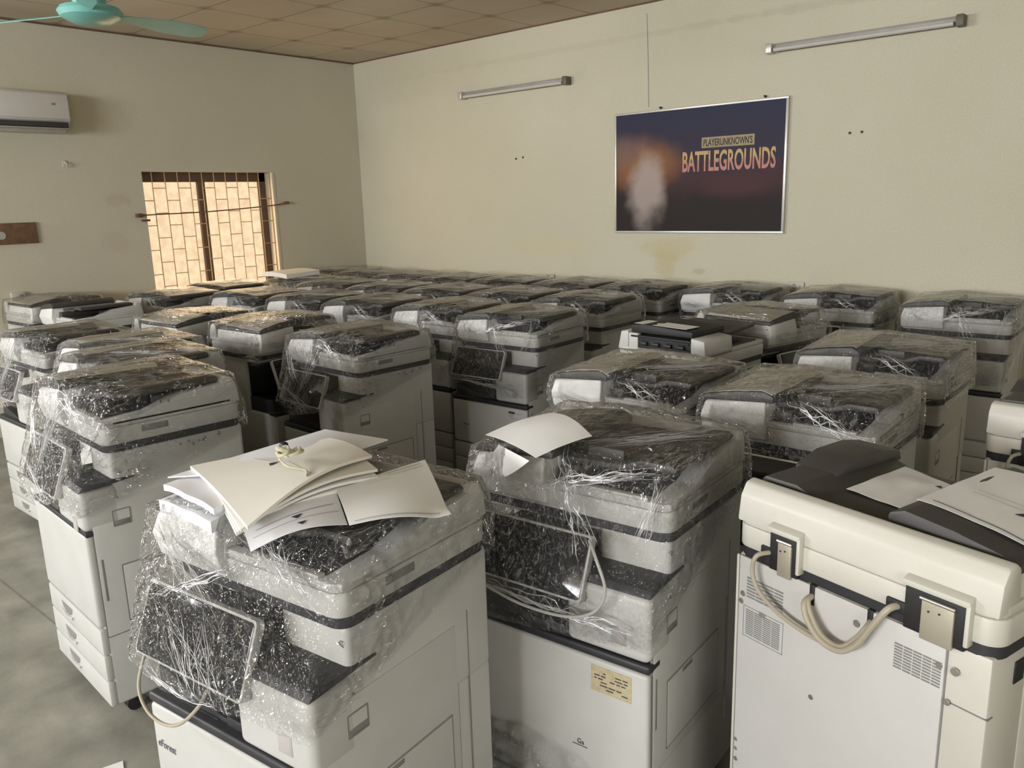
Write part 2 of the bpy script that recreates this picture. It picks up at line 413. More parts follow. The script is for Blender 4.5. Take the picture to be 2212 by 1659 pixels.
def tube(bm, pts, r, n=8, mi=0, caps=True):
    P = [Vector(p) for p in pts]; rings = []
    up = Vector((.13, .27, 1)).normalized(); prev = None
    for i, p in enumerate(P):
        d = (P[min(i+1, len(P)-1)] - P[max(i-1, 0)])
        if d.length < 1e-9: d = Vector((0, 0, 1))
        d.normalize()
        a = (prev if prev is not None else up)
        a = a - d*a.dot(d)
        if a.length < 1e-5: a = d.orthogonal()
        a.normalize(); prev = a; b = d.cross(a)
        rr = r(i/(len(P)-1)) if callable(r) else r
        rings.append([bm.verts.new(p + a*math.cos(2*PI*k/n)*rr + b*math.sin(2*PI*k/n)*rr) for k in range(n)])
    for i in range(len(rings)-1):
        for k in range(n):
            f = bm.faces.new((rings[i][k], rings[i][(k+1) % n], rings[i+1][(k+1) % n], rings[i+1][k])); f.material_index = mi; f.smooth = True
    if caps:
        f = bm.faces.new(rings[0][::-1]); f.material_index = mi
        f = bm.faces.new(rings[-1]); f.material_index = mi

def cyl(bm, c, axis, r, h, n=20, mi=0, bev=0):
    t = bmesh.new(); bmesh.ops.create_cone(t, cap_ends=True, segments=n, radius1=r, radius2=r, depth=h)
    if bev: bmesh.ops.bevel(t, geom=[e for e in t.edges if e.calc_face_angle(0) > .8], offset=bev, segments=2, affect='EDGES')
    R = {'x': Matrix.Rotation(PI/2, 4, 'Y'), 'y': Matrix.Rotation(PI/2, 4, 'X'), 'z': Matrix.Identity(4)}[axis]
    bmesh.ops.transform(t, matrix=Matrix.Translation(c) @ R, verts=t.verts)
    for f in t.faces: f.material_index = mi
    add_tmp(bm, t)

def lathe(bm, prof, c, n=32, mi=0):
    rings = []
    for r, z in prof:
        rings.append([bm.verts.new((c[0]+r*math.cos(2*PI*k/n), c[1]+r*math.sin(2*PI*k/n), c[2]+z)) for k in range(n)])
    for i in range(len(rings)-1):
        for k in range(n):
            f = bm.faces.new((rings[i][k], rings[i][(k+1) % n], rings[i+1][(k+1) % n], rings[i+1][k])); f.material_index = mi
    bm.faces.new(rings[0][::-1]).material_index = mi; bm.faces.new(rings[-1]).material_index = mi

def mesh(name, bm, mats, sharp=32):
    bmesh.ops.remove_doubles(bm, verts=bm.verts, dist=1e-6)
    me = bpy.data.meshes.new(name); bm.to_mesh(me); bm.free()
    for m in (mats if isinstance(mats, (list, tuple)) else [mats]): me.materials.append(M[m])
    for p in me.polygons: p.use_smooth = True
    me.set_sharp_from_angle(angle=math.radians(sharp))
    return me

def link(name, me, parent=None, loc=None):
    o = bpy.data.objects.new(name, me); COL.objects.link(o)
    if parent is not None: o.parent = parent
    if loc is not None: o.location = loc
    return o

def obj(name, bm, mats, parent=None, sharp=32, loc=None):
    return link(name, mesh(name, bm, mats, sharp), parent, loc)

def tag(o, label, cat, group=None):
    o['label'] = label; o['category'] = cat
    if group: o['group'] = group
    return o

def struct(name, bm, mats, parent=None):
    o = obj(name, bm, mats, parent)
    if parent is None: o['kind'] = 'structure'
    return o

def empty(name, loc=(0, 0, 0), rz=0.):
    o = bpy.data.objects.new(name, None); COL.objects.link(o)
    o.location = loc; o.rotation_euler = (0, 0, rz); o.empty_display_size = .1
    return o

def text_mesh(s, size, width=None, height=None, depth=.0006, shear=0., bold=0.):
    cu = bpy.data.curves.new('lettering', 'FONT'); cu.body = s; cu.size = size; cu.extrude = depth; cu.shear = shear
    cu.resolution_u = 3; cu.offset = bold*size
    o = bpy.data.objects.new('lettering_tmp', cu); COL.objects.link(o)
    dg = bpy.context.evaluated_depsgraph_get(); dg.update()
    me = bpy.data.meshes.new_from_object(o.evaluated_get(dg))
    bpy.data.objects.remove(o); bpy.data.curves.remove(cu)
    xs = [v.co.x for v in me.vertices]; ys = [v.co.y for v in me.vertices]
    x0, y0 = min(xs), min(ys)
    fx = (width/(max(xs)-x0)) if width else 1; fy = (height/(max(ys)-y0)) if height else (fx if width else 1)
    for v in me.vertices: v.co.x = (v.co.x-x0)*fx; v.co.y = (v.co.y-y0)*fy
    return me

# ------------------------------------------------------------------ the room
X0, X1, Y0, Y1, H = -7.067, 3.4, -7.0, 5.7, 3.129
T = .22
def wall_with_holes(name, axis, pos, a0, a1, holes, mat, out_dir):
    """wall slab in plane axis=pos, from a0..a1, holes (b0,b1,z0,z1)"""
    bm = bmesh.new()
    p0, p1 = (pos, pos + out_dir*T) if out_dir > 0 else (pos + out_dir*T, pos)
    def slab(b0, b1, z0, z1):
        if b1-b0 < 1e-4 or z1-z0 < 1e-4: return
        if axis == 'x': box(bm, p0, p1, b0, b1, z0, z1, 0)
        else: box(bm, b0, b1, p0, p1, z0, z1, 0)
    cur = a0
    for (b0, b1, z0, z1) in sorted(holes):
        slab(cur, b0, 0, H); slab(b0, b1, 0, z0); slab(b0, b1, z1, H); cur = b1
    slab(cur, a1, 0, H)
    return struct(name, bm, mat)
bm = bmesh.new(); box(bm, X0-T, X1+T, Y0-T, Y1+T, -.12, 0, 0); struct('floor', bm, 'floor')
bm = bmesh.new(); box(bm, X0-T, X1+T, Y0-T, Y1+T, H, H+.1, 0); struct('ceiling', bm, 'ceiling')
WIN = (3.33, 4.64, .62, 2.03)
ADDED_WIN_LEFT = (-3.6, -.8, 2.05, 2.95)  # unseen high window, added to bring fill light from the left
wall_with_holes('wall_back', 'y', Y1, X0-T, X1+T, [], 'wall', 1)
wall_with_holes('wall_left', 'x', X0, Y0-T, Y1, [WIN, ADDED_WIN_LEFT], 'wallL', -1)
ADDED_WIN_RIGHT = (-3.6, -1.0, 1.0, 2.6)  # unseen window, added for soft fill from the right
wall_with_holes('wall_right', 'x', X1, Y0-T, Y1, [ADDED_WIN_RIGHT], 'wallR', 1)
DOOR = (-3.9, .7, 0, 2.95)
wall_with_holes('wall_front', 'y', Y0, X0, X1, [DOOR], 'wallR', -1)

# thin dark cornice lines where the ceiling meets the walls
bm = bmesh.new(); box(bm, X0, X0+.012, Y0, Y1, H-.012, H, 0); struct('trim_1', bm, 'rust')
bm = bmesh.new(); box(bm, X0, X1, Y1-.010, Y1, H-.010, H, 0); struct('trim_2', bm, 'rust')

# window with sliding brown frames, bright glass and an iron grille
w = empty('window_1', (X0, WIN[0], WIN[2])); w['kind'] = 'structure'
wy, wz = WIN[1]-WIN[0], WIN[3]-WIN[2]
bm = bmesh.new()
xi = -.14
box(bm, xi-.03, xi+.02, 0, wy, wz-.085, wz, .002); box(bm, xi-.03, xi+.02, 0, wy, 0, .06, .002)
box(bm, xi-.03, xi+.02, 0, .012, 0, wz, .002); box(bm, xi-.03, xi+.02, wy-.11, wy, 0, wz, .002)
box(bm, xi-.02, xi+.03, .565, .635, .05, wz-.08, .003)
obj('window_frame', bm, 'bronze', w)
bm = bmesh.new()
box(bm, -.21, .004, wy-.035, wy-.0005, 0, wz, .002); box(bm, -.21, 0, .0005, .006, 0, wz, .001)
obj('window_reveal', bm, 'jamb', w)
bm = bmesh.new(); box(bm, xi-.012, xi-.006, .010, .57, .055, wz-.083, 0); obj('window_pane', bm, 'pane', w)
bm = bmesh.new(); box(bm, xi-.012, xi-.006, .63, wy-.108, .055, wz-.083, 0); obj('window_pane', bm, 'pane', w)
bm = bmesh.new()
xg = -.035; nb = 11; rr = .0042
ys = [.0 + (i+.9)*(wy-.03)/nb for i in range(nb)]
for y in ys: tube(bm, [(xg, y, 0), (xg, y, wz)], rr, 6)
edges = [0.0] + ys
for i in range(len(edges)-1):
    z = .10 + (.105 if i % 2 else 0)
    while z < wz-.04:
        tube(bm, [(xg, edges[i], z), (xg, edges[i+1], z)], rr*.9, 6); z += .213
obj('window_grille', bm, 'iron', w)
# rod across the window on two wall brackets
r = tag(empty('curtain_rod', (X0, 0, 0)), 'thin rusty rod slanting across the barred window on two brackets', 'curtain rod')
bm = bmesh.new(); tube(bm, smooth_path([(.035, 3.27, 1.664), (.035, 3.42, 1.668), (.035, 3.9, 1.678), (.035, 4.5, 1.712), (.035, 4.73, 1.738)]), .0055, 8)
obj('rod', bm, 'rust', r)
bm = bmesh.new(); box(bm, 0, .045, 3.235, 3.285, 1.648, 1.68, .004); box(bm, .0, .03, 3.28, 3.35, 1.612, 1.63, .004, mat=None); obj('bracket', bm, 'rust', r)
bm = bmesh.new(); box(bm, 0, .045, 4.715, 4.75, 1.726, 1.752, .004); obj('bracket', bm, 'rust', r)

# doorway behind the camera: frame only, daylight comes in through it
bm = bmesh.new()
box(bm, DOOR[0]-.06, DOOR[0], Y0-.02, Y0+.03, 0, DOOR[3]+.06, .004); box(bm, DOOR[1], DOOR[1]+.06, Y0-.02, Y0+.03, 0, DOOR[3]+.06, .004)
box(bm, DOOR[0], DOOR[1], Y0-.02, Y0+.03, DOOR[3], DOOR[3]+.06, .004)
struct('door_1', bm, 'bronze')
bm = bmesh.new()
for a, b in ((ADDED_WIN_RIGHT[0], ADDED_WIN_RIGHT[0]+.05), (ADDED_WIN_RIGHT[1]-.05, ADDED_WIN_RIGHT[1]), (-2.325, -2.275)): box(bm, X1+.06, X1+.12, a, b, ADDED_WIN_RIGHT[2], ADDED_WIN_RIGHT[3], .003)
box(bm, X1+.06, X1+.12, ADDED_WIN_RIGHT[0], ADDED_WIN_RIGHT[1], ADDED_WIN_RIGHT[2], ADDED_WIN_RIGHT[2]+.05, .003); box(bm, X1+.06, X1+.12, ADDED_WIN_RIGHT[0], ADDED_WIN_RIGHT[1], ADDED_WIN_RIGHT[3]-.05, ADDED_WIN_RIGHT[3], .003)
struct('added_window_right', bm, 'bronze')
bm = bmesh.new()
for a, b in ((ADDED_WIN_LEFT[0], ADDED_WIN_LEFT[0]+.05), (ADDED_WIN_LEFT[1]-.05, ADDED_WIN_LEFT[1]), (-2.225, -2.175)): box(bm, X0-.12, X0-.06, a, b, ADDED_WIN_LEFT[2], ADDED_WIN_LEFT[3], .003)
box(bm, X0-.12, X0-.06, ADDED_WIN_LEFT[0], ADDED_WIN_LEFT[1], ADDED_WIN_LEFT[2], ADDED_WIN_LEFT[2]+.05, .003); box(bm, X0-.12, X0-.06, ADDED_WIN_LEFT[0], ADDED_WIN_LEFT[1], ADDED_WIN_LEFT[3]-.05, ADDED_WIN_LEFT[3], .003)
struct('added_window_left', bm, 'bronze')

# ------------------------------------------------------------------ poster
PX0, PX1, PZ0, PZ1 = -3.812, -2.386, 1.413, 2.343
pc = ((PX0+PX1)/2, Y1, (PZ0+PZ1)/2); pw, ph = PX1-PX0, PZ1-PZ0
p = tag(empty('poster', pc), 'large dark dusk poster with amber lettering in a thin aluminium frame on the back wall', 'poster')
bm = bmesh.new(); box(bm, -pw/2+.012, pw/2-.012, -.020, -.004, -ph/2+.012, ph/2-.012, 0); obj('print', bm, 'poster', p)
bm = bmesh.new()
fw = .016
box(bm, -pw/2, pw/2, -.028, 0, ph/2-fw, ph/2, .002); box(bm, -pw/2, pw/2, -.028, 0, -ph/2, -ph/2+fw, .002)
box(bm, -pw/2, -pw/2+fw, -.028, 0, -ph/2+fw, ph/2-fw, .002); box(bm, pw/2-fw, pw/2, -.028, 0, -ph/2+fw, ph/2-fw, .002)
obj('frame', bm, 'alu', p)
def on_poster(me, name, mats, x, z, parent, y=-.0206):
    for q in mats: me.materials.append(M[q])
    o = link(name, me, parent); o.location = (x, y, z); o.rotation_euler = (PI/2, 0, 0); return o
bm = bmesh.new(); box(bm, .058, .473, -.0215, -.019, .158, .233, 0); lp = obj('title_plate', bm, 'plate', p)
lp['label'] = 'mustard plate with the smaller title line'
o = on_poster(text_mesh("PLAYERUNKNOWN'S", .1, .385, .053, bold=.012), 'lettering', ['ink'], .073, .169, lp, -.0222)
o = on_poster(text_mesh("BATTLEGROUNDS", .2, .736, .150, bold=.022), 'lettering', ['grad'], -.100, -.011, p)
o['label'] = 'large amber title lettering'
for x in (-.300, .538):
    bm = bmesh.new(); cyl(bm, (pc[0]-pc[0]+x, -.014, ph/2+.014), 'y', .007, .028, 12); box(bm, x-.002, x+.002, -.016, -.010, ph/2-.002, ph/2+.014, 0); obj('hook', bm, 'black', p)
bm = bmesh.new(); tube(bm, [(-3.512, Y1-.006, 2.372), (-3.52, Y1-.004, 2.7), (-3.535, Y1-.004, 3.05)], .0022, 6)
tag(obj('hanging_wire', bm, 'faint'), 'thin pale wire running up the back wall above the poster', 'wire')

# ------------------------------------------------------------------ fluorescent battens
def batten(x0, x1, z, label):
    ln = x1-x0
    t = tag(empty('tube_light', ((x0+x1)/2, Y1, z)), label, 'tube light', 'unlit tube lights on the back wall')
    bm = bmesh.new(); box(bm, -ln/2+.02, ln/2-.02, -.042, 0, -.004, .030, .004); obj('housing', bm, 'batten', t)
    bm = bmesh.new(); cyl(bm, (0, -.058, -.012), 'x', .0135, ln-.07, 16); obj('tube', bm, 'tube', t)
    for s in (-1, 1):
        bm = bmesh.new(); box(bm, s*ln/2-.022, s*ln/2+.022, -.078, 0, -.032, .034, .006); obj('end_cap', bm, 'iron2' if s > 0 else 'alu', t)
batten(-5.478, -4.276, 2.646, 'unlit grey tube light on the back wall, between the corner and the poster')
batten(-2.527, -1.349, 2.658, 'unlit grey tube light high on the back wall, above and right of the poster')

# wall sockets and plug holes
def socket(name, loc, rz, w_, h_, label, holes=True):
    o = tag(empty(name, loc, rz), label, 'wall socket')
    bm = bmesh.new(); box(bm, -w_/2, w_/2, -.014, 0, -h_/2, h_/2, .004); obj('cover_plate', bm, 'outlet', o)
    if holes:
        bm = bmesh.new()
        for dx in (-.018, -.006):
            for dz in (-.013, .013): cyl(bm, (dx, -.0145, dz), 'y', .0036, .003, 10)
        obj('pin_holes', bm, 'black', o)
        bm = bmesh.new(); box(bm, .014, .028, -.020, -.013, -.010, .010, .003); obj('switch', bm, 'label', o)
socket('wall_socket', (-2.28, Y1, 1.042), 0, .118, .062, 'beige double socket plate on the back wall, right of the poster, behind the back row')
socket('wall_socket', (-4.512, Y1, 1.018), 0, .10, .058, 'small beige socket plate on the back wall, left of the poster, just above the copiers')
o = tag(empty('wall_switch', (X0, 2.235, 1.078), PI/2), 'small beige switch box low on the left wall under the brown board', 'wall switch')
bm = bmesh.new(); box(bm, -.05, .05, -.035, 0, -.035, .035, .005); obj('cover_plate', bm, 'outlet', o)
bm = bmesh.new(); box(bm, .0, .03, -.042, -.034, -.018, .018, .003); obj('switch_key', bm, 'mid', o)
for (x, z), lb in zip(((-4.879, 2.058), (-4.798, 2.066), (-1.970, 2.068), (-1.893, 2.069)),
        ('dark plug hole in the back wall under the left tube light, left of its pair',
         'dark plug hole in the back wall under the left tube light, right of its pair',
         'dark plug hole in the back wall right of the poster, left of its pair',
         'dark plug hole in the back wall right of the poster, right of its pair')):
    bm = bmesh.new(); cyl(bm, (x, Y1-.002, z), 'y', .0085, .006, 14)
    tag(obj('wall_plug', bm, 'black'), lb, 'wall plug', 'plug holes in the back wall')
bm = bmesh.new(); tube(bm, smooth_path([(X0, 2.72, 2.10), (X0+.03, 2.725, 2.09), (X0+.035, 2.73, 2.075), (X0+.02, 2.735, 2.062)]), .006, 8); box(bm, X0, X0+.006, 2.708, 2.742, 2.06, 2.11, .002)
tag(obj('wall_hook', bm, 'outlet'), 'small pale hook on the left wall below the air conditioner', 'hook')

# ------------------------------------------------------------------ air conditioner, board, fan
a = tag(empty('air_conditioner', (X0, 2.0, 2.3)), 'white wall mounted air conditioner high on the left wall', 'air conditioner')
bm = bmesh.new()
prism(bm, [(0, .025), (0, .315), (.155, .312), (.192, .290), (.200, .20), (.196, .098), (.18, .085), (.06, .01)], 'y', -.12, .745, .010,
      fn=lambda c: Vector((c.x, c.y, c.z)))
obj('casing', bm, 'acwhite', a)
bm = bmesh.new(); box(bm, .196, .206, -.11, .735, .105, .282, .004); obj('front_panel', bm, 'acwhite', a)
bm = bmesh.new(); box(bm, .15, .199, -.10, .722, .045, .082, .004, mat=Matrix.Translation((.0, 0, .0))); obj('air_outlet', bm, 'cavity', a)
bm = bmesh.new(); box(bm, .165, .204, -.10, .722, .030, .040, .004); obj('louvre', bm, 'pale', a)
bm = bmesh.new(); box(bm, .2055, .208, .615, .642, .205, .220, 0); obj('display', bm, 'mid', a)
bm = bmesh.new(); tube(bm, smooth_path([(.02, .20, .33), (.02, .25, .345), (.02, .272, .375), (.02, .268, .40)]), .004, 6); obj('pipe_end', bm, 'rust', a)

b_ = tag(empty('wall_board', (X0, 2.0, 1.56)), 'narrow brown wooden board with a round emblem fixed to the left wall', 'board')
bm = bmesh.new(); box(bm, .0, .022, -.25, .443, -.080, .080, .004); obj('board', bm, 'wood', b_)
bm = bmesh.new(); cyl(bm, (.024, .187, -.012), 'x', .030, .006, 28); obj('emblem', bm, 'pale', b_)

FC = (-4.82, 2.105)
f = tag(empty('ceiling_fan', (FC[0], FC[1], 2.70)), 'aqua green ceiling fan hanging near the left wall', 'ceiling fan')
bm = bmesh.new(); lathe(bm, [(.03, .0), (.10, .008), (.150, .035), (.165, .062), (.150, .082), (.10, .092), (.085, .094)], (0, 0, 0), 36); obj('motor_housing', bm, 'aqua', f)
bm = bmesh.new(); lathe(bm, [(.075, .09), (.088, .13), (.088, .20), (.06, .225), (.02, .23)], (0, 0, 0), 32); obj('upper_cover', bm, 'aqua', f)
bm = bmesh.new(); cyl(bm, (0, 0, .325), 'z', .014, .21, 14); lathe(bm, [(.05, .40), (.07, .428)], (0, 0, 0), 24); obj('down_rod', bm, 'aqua', f)
for k in range(3):
    ang = math.radians(92 + 120*k)
    bm = bmesh.new(); nb_ = 14
    rows = []
    for i in range(nb_+1):
        t = i/nb_; x = .13 + .55*t
        w0 = .018 + .052*min(1, t*1.9) - (.035*max(0, (t-.9)/.1))
        z = .052 - .012*t
        rows.append([bm.verts.new((x, y, z - y*.30 + dz)) for y, dz in ((-w0, 0), (w0, 0), (w0, .004), (-w0, .004))])
    for i in range(nb_):
        for q in range(4): bm.faces.new((rows[i][q], rows[i][(q+1) % 4], rows[i+1][(q+1) % 4], rows[i+1][q]))
    bm.faces.new(rows[0]); bm.faces.new(rows[-1][::-1])
    bmesh.ops.rotate(bm, verts=bm.verts, cent=(0, 0, 0), matrix=Matrix.Rotation(ang, 3, 'Z'))
    bmesh.ops.recalc_face_normals(bm, faces=bm.faces[:])
    obj('blade', bm, 'aqua', f)
# ------------------------------------------------------------------ the copier, built once as parts, then copied
# local frame: x right seen from the front, -y front, z up; footprint 0.59 x 0.58 m, 1.09 m tall
def cover_top(x):
    """height of the arched feeder cover"""
    pts = [(-.283, 1.046), (-.272, 1.056), (-.16, 1.076), (-.065, 1.086), (-.035, 1.074)]
    if x <= pts[0][0]: return pts[0][1]
    for (xa, za), (xb, zb) in zip(pts, pts[1:]):
        if x <= xb: return za + (zb-za)*(x-xa)/(xb-xa)
    return pts[-1][1]

def build_parts(W, rear=False, opened=False):
    P = []
    def add(name, bm, mats, par=None, tags='a', label=None, sharp=32):
        P.append((name, mesh(name, bm, mats, sharp), par, tags, label)); return len(P)-1
    # body
    bm = bmesh.new()
    box(bm, -.285, .285, -.282, .268, .055, .59, .012, 3)
    box(bm, .09, .287, -.195, .2685, .579, .893, .014, 3)
    box(bm, -.2845, .10, .13, .2672, .58, .8924, .006)
    box(bm, -.287, -.262, -.06, .14, .5805, .8918, .006)
    box(bm, -.282, .282, -.18, .262, .868, .8915, .004)
    box(bm, -.262, .088, .118, .131, .61, .87, .001, mi=1)
    box(bm, .083, .0905, -.18, .13, .612, .87, .001, mi=1)
    box(bm, -.20, -.02, .03, .12, .76, .84, .004, mi=1)
    add('cabinet', bm, [W, 'cavity'])
    bm = bmesh.new()
    prism(bm, [(-.272, .592), (.086, .592), (.086, .618), (-.05, .622), (-.272, .672)], 'y', -.275, .12, .004)
    box(bm, -.02, .03, -.278, -.20, .60, .632, .004); box(bm, -.20, -.05, -.279, -.272, .60, .612, .002)
    k = add('output_tray', bm, 'dark')
    bm = bmesh.new(); box(bm, -.287, .289, -.301, -.24, .586, .610, .007, 3); add('seam_trim', bm, 'dark')
    bm = bmesh.new(); box(bm, .055, .289, -.303, -.18, .612, .786, .020, 4); cc = add('control_cover', bm, W)
    bm = bmesh.new(); box(bm, .190, .226, -.3048, -.30, .650, .690, .001); box(bm, .187, .229, -.3042, -.30, .647, .693, .001, mi=1)
    add('card_slot', bm, ['pink', 'pale'], cc, 'f', 'pinkish grey tag window')
    bm = bmesh.new()
    prism(bm, [(-.304, .786), (-.12, .798), (-.12, .803), (-.20, .806), (-.29, .803)], 'x', .03, .291, .002)
    add('hand_rest', bm, 'dark')
    # front
    bm = bmesh.new(); box(bm, -.285, .286, -.301, -.276, .335, .584, .010, 3); fc = add('front_cover', bm, W, None, 'af')
    z0 = .058
    for i in range(3):
        bm = bmesh.new(); box(bm, -.285, .286, -.300, -.276, z0 + i*.091, z0 + i*.091 + .088, .006, 2)
        d = add('paper_drawer', bm, W, None, 'f')
        bm = bmesh.new(); zc = z0 + i*.091 + .050
        prism(bm, [(-.13, zc+.018), (-.118, zc-.004), (-.09, zc-.016), (-.05, zc-.016), (-.022, zc-.004), (-.01, zc+.018)], 'y', -.3012, -.296, .001)
        prism(bm, [(-.135, zc-.010), (-.118, zc-.022), (-.06, zc-.028), (-.022, zc-.022), (-.005, zc-.010), (-.02, zc-.012), (-.055, zc-.019), (-.085, zc-.019), (-.12, zc-.012)], 'y', -.306, -.296, .001, mi=1)
        add('drawer_handle', bm, ['mid', W], d, 'n')
    # right side
    def outline(bm, y0, y1, z0_, z1_, g=.0022, x=.2874, mi=1, skip=()):
        for n_, (a, b, c, d) in dict(t=(y0, y1, z1_-g, z1_+g), b=(y0, y1, z0_-g, z0_+g), l=(y0-g, y0+g, z0_, z1_), r=(y1-g, y1+g, z0_, z1_)).items():
            if n_ not in skip: box(bm, x-.003, x, a, b, c, d, 0, mi=mi)
    bm = bmesh.new()
    prism(bm, [(-.275, .30), (.135, .30), (.135, .742), (-.245, .742), (-.275, .715)], 'x', .284, .2885, .0012)
    prism(bm, [(-.279, .296), (.139, .296), (.139, .746), (-.247, .746), (-.279, .717)], 'x', .280, .2862, 0, mi=1)
    box(bm, .283, .2882, .178, .181, .20, .76, 0, mi=1)
    sd = add('side_door', bm, [W, 'mid'], None, 'n')
    bm = bmesh.new(); outline(bm, -.21, -.155, .655, .705, .0018, .2896); box(bm, .286, .2894, -.208, -.157, .657, .672, .001, mi=1)
    add('door_latch', bm, [W, 'mid'], sd, 'n')
    bm = bmesh.new(); box(bm, .283, .2892, -.266, -.258, .42, .56, .001); add('door_grip', bm, 'mid', sd, 'n', 'dark vertical grip slot')
    bm = bmesh.new(); box(bm, .284, .2905, -.20, .105, .335, .520, .0012); outline(bm, -.203, .108, .332, .523, .002, .2889)
    box(bm, .286, .2908, -.12, -.06, .505, .518, .001, mi=1)
    add('bypass_tray', bm, [W, 'mid'], None, 'n')
    # casters
    for x in (-.235, .235):
        for y in (-.215, .205):
            bm = bmesh.new(); cyl(bm, (x-.012, y, .026), 'x', .026, .018, 16); cyl(bm, (x+.012, y, .026), 'x', .026, .018, 16)
            box(bm, x-.022, x+.022, y-.02, y+.02, .03, .058, .004); add('caster', bm, 'black')
    # scanner
    bm = bmesh.new(); prism(bm, rrect(-.290, .290, -.204, .266, .034), 'z', .888, .917, .0); add('scanner_trim', bm, 'dark')
    bm = bmesh.new(); prism(bm, rrect(-.2935, .2935, -.21, .27, .036), 'z', .912, .966, .005, seg=2)
    s = add('scanner', bm, W)
    bm = bmesh.new(); box(bm, .289, .2943, -.085, .005, .936, .957, .002); add('lid_grip', bm, 'mid', s, 'n', 'finger recess on the right side, its shade painted grey')  # slightly proud grey box carries the shade of the grip recess
    if not opened:
        # lid and feeder
        bm = bmesh.new()
        prism(bm, rrect(-.289, .291, -.208, .268, .034), 'z', .966, .986, .004)
        prism(bm, [(.195, .98), (.205, 1.050), (.222, 1.064), (.246, 1.058), (.262, 1.030), (.270, .97), (.20, .97)], 'x', -.288, .289, .008)
        prism(bm, [(-.200, .970), (-.200, .987), (-.06, .996), (.06, 1.034), (.20, 1.045), (.255, 1.040), (.266, .970)], 'x', .232, .291, .006)
        box(bm, .03, .232, -.206, -.186, .984, .994, .003)
        lid = add('lid', bm, W)
        bm = bmesh.new()
        def tilt(c):
            c = c.copy()
            if c.z > 1.0: c.z += .023*(c.x+.276)/.22
            c.x += .010*max(0, (c.z-.985)/.05)*(1 if c.x < -.2 else -.4)
            return c
        prism(bm, [(-.205, .922), (-.224, .926), (-.240, .985), (-.224, 1.030), (-.205, 1.036)], 'x', -.287, -.052, .006, fn=tilt, seg=3)
        prism(bm, [(-.212, .985), (.195, .985), (.195, 1.034), (-.212, 1.034)], 'x', -.284, -.052, .004, fn=tilt)
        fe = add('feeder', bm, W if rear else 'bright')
        bm = bmesh.new()
        prism(bm, [(-.283, 1.032), (-.272, 1.036), (-.055, 1.050), (-.032, 1.050), (-.030, 1.066), (-.035, 1.074), (-.065, 1.086), (-.16, 1.076), (-.272, 1.056), (-.283, 1.046)], 'y', -.226, .200, .004)
        add('feeder_cover', bm, 'tray', fe)
        # tray and exit bay
        bm = bmesh.new()
        prism(bm, [(-.05, 1.024), (.13, 1.030), (.185, 1.048), (.275, 1.046), (.282, 1.056), (.270, 1.066), (.185, 1.067), (.13, 1.046), (-.05, 1.042)], 'y', -.155, .200, .004)
        box(bm, -.04, .02, -.19, .185, .988, 1.022, .006)
        tr = add('document_tray', bm, 'tray')
        bm = bmesh.new(); box(bm, .012, .118, .045, .058, 1.040, 1.071, .003); box(bm, .012, .118, -.120, -.107, 1.040, 1.071, .003); add('paper_guide', bm, 'tray', tr, 'n')
        if not rear:
            bm = bmesh.new(); box(bm, .012, .046, .070, .098, 1.046, 1.0475, 0); add('sticker', bm, 'label', tr, 'w', 'small white square sticker on the tray')
        else:
            bm = bmesh.new(); prism(bm, [(-.185, 1.05), (-.175, 1.078), (-.10, 1.092), (.0, 1.090), (.075, 1.066), (.08, 1.05)], 'x', .172, .286, .006); add('tray_end', bm, 'tray', tr, 'a', 'raised hump at the tray end')
        bm = bmesh.new(); box(bm, -.05, .232, -.186, .20, .984, .992, .002); box(bm, -.05, .238, .185, .20, .984, 1.045, .003); box(bm, .226, .234, -.02, .20, .984, 1.03, .002)
        add('exit_bay', bm, 'dark')
    else:
        bm = bmesh.new()
        prism(bm, rrect(-.289, .291, -.208, .268, .034), 'z', .966, .984, .004)
        prism(bm, [(-.218, .97), (-.230, .985), (-.222, 1.050), (-.15, 1.060), (-.15, .97)], 'x', -.285, -.05, .006)
        prism(bm, [(.205, .97), (.205, 1.065), (.25, 1.06), (.27, .97)], 'x', -.288, .289, .007)
        box(bm, -.285, -.255, .15, .205, .97, 1.055, .004)
        add('lid', bm, W)
        bm = bmesh.new()
        box(bm, -.278, -.06, -.15, .20, .984, 1.035, .004)
        for yy in (-.10, -.03, .04, .11): box(bm, -.287, -.276, yy-.012, yy+.012, 1.002, 1.018, .002)
        box(bm, -.288, -.06, -.15, .19, 1.036, 1.046, .002); box(bm, -.286, -.276, -.15, .15, .990, .999, .002)
        box(bm, -.284, -.272, -.14, .15, 1.0225, 1.0315, .002)
        op = add('open_feeder', bm, 'black', None, 'a', 'open feeder mouth with black rollers')
        for yy in (-.10, -.03, .04, .11):
            bm = bmesh.new(); cyl(bm, (-.284, yy, 1.010), 'y', .010, .030, 14); add('feed_roller', bm, 'dark', op, 'a')
        bm = bmesh.new(); prism(bm, [(-.15, 1.055), (.20, 1.055), (.20, 1.092), (.12, 1.10), (-.15, 1.085)], 'x', -.272, .0, .006); add('raised_cover', bm, 'black')
        bm = bmesh.new()
        prism(bm, [(0, 1.035), (.13, 1.036), (.275, 1.046), (.275, 1.062), (0, 1.052)], 'y', -.155, .200, .004); add('document_tray', bm, 'tray')
        bm = bmesh.new(); box(bm, -.05, .232, -.186, .20, .984, .992, .002); add('exit_bay', bm, 'dark')
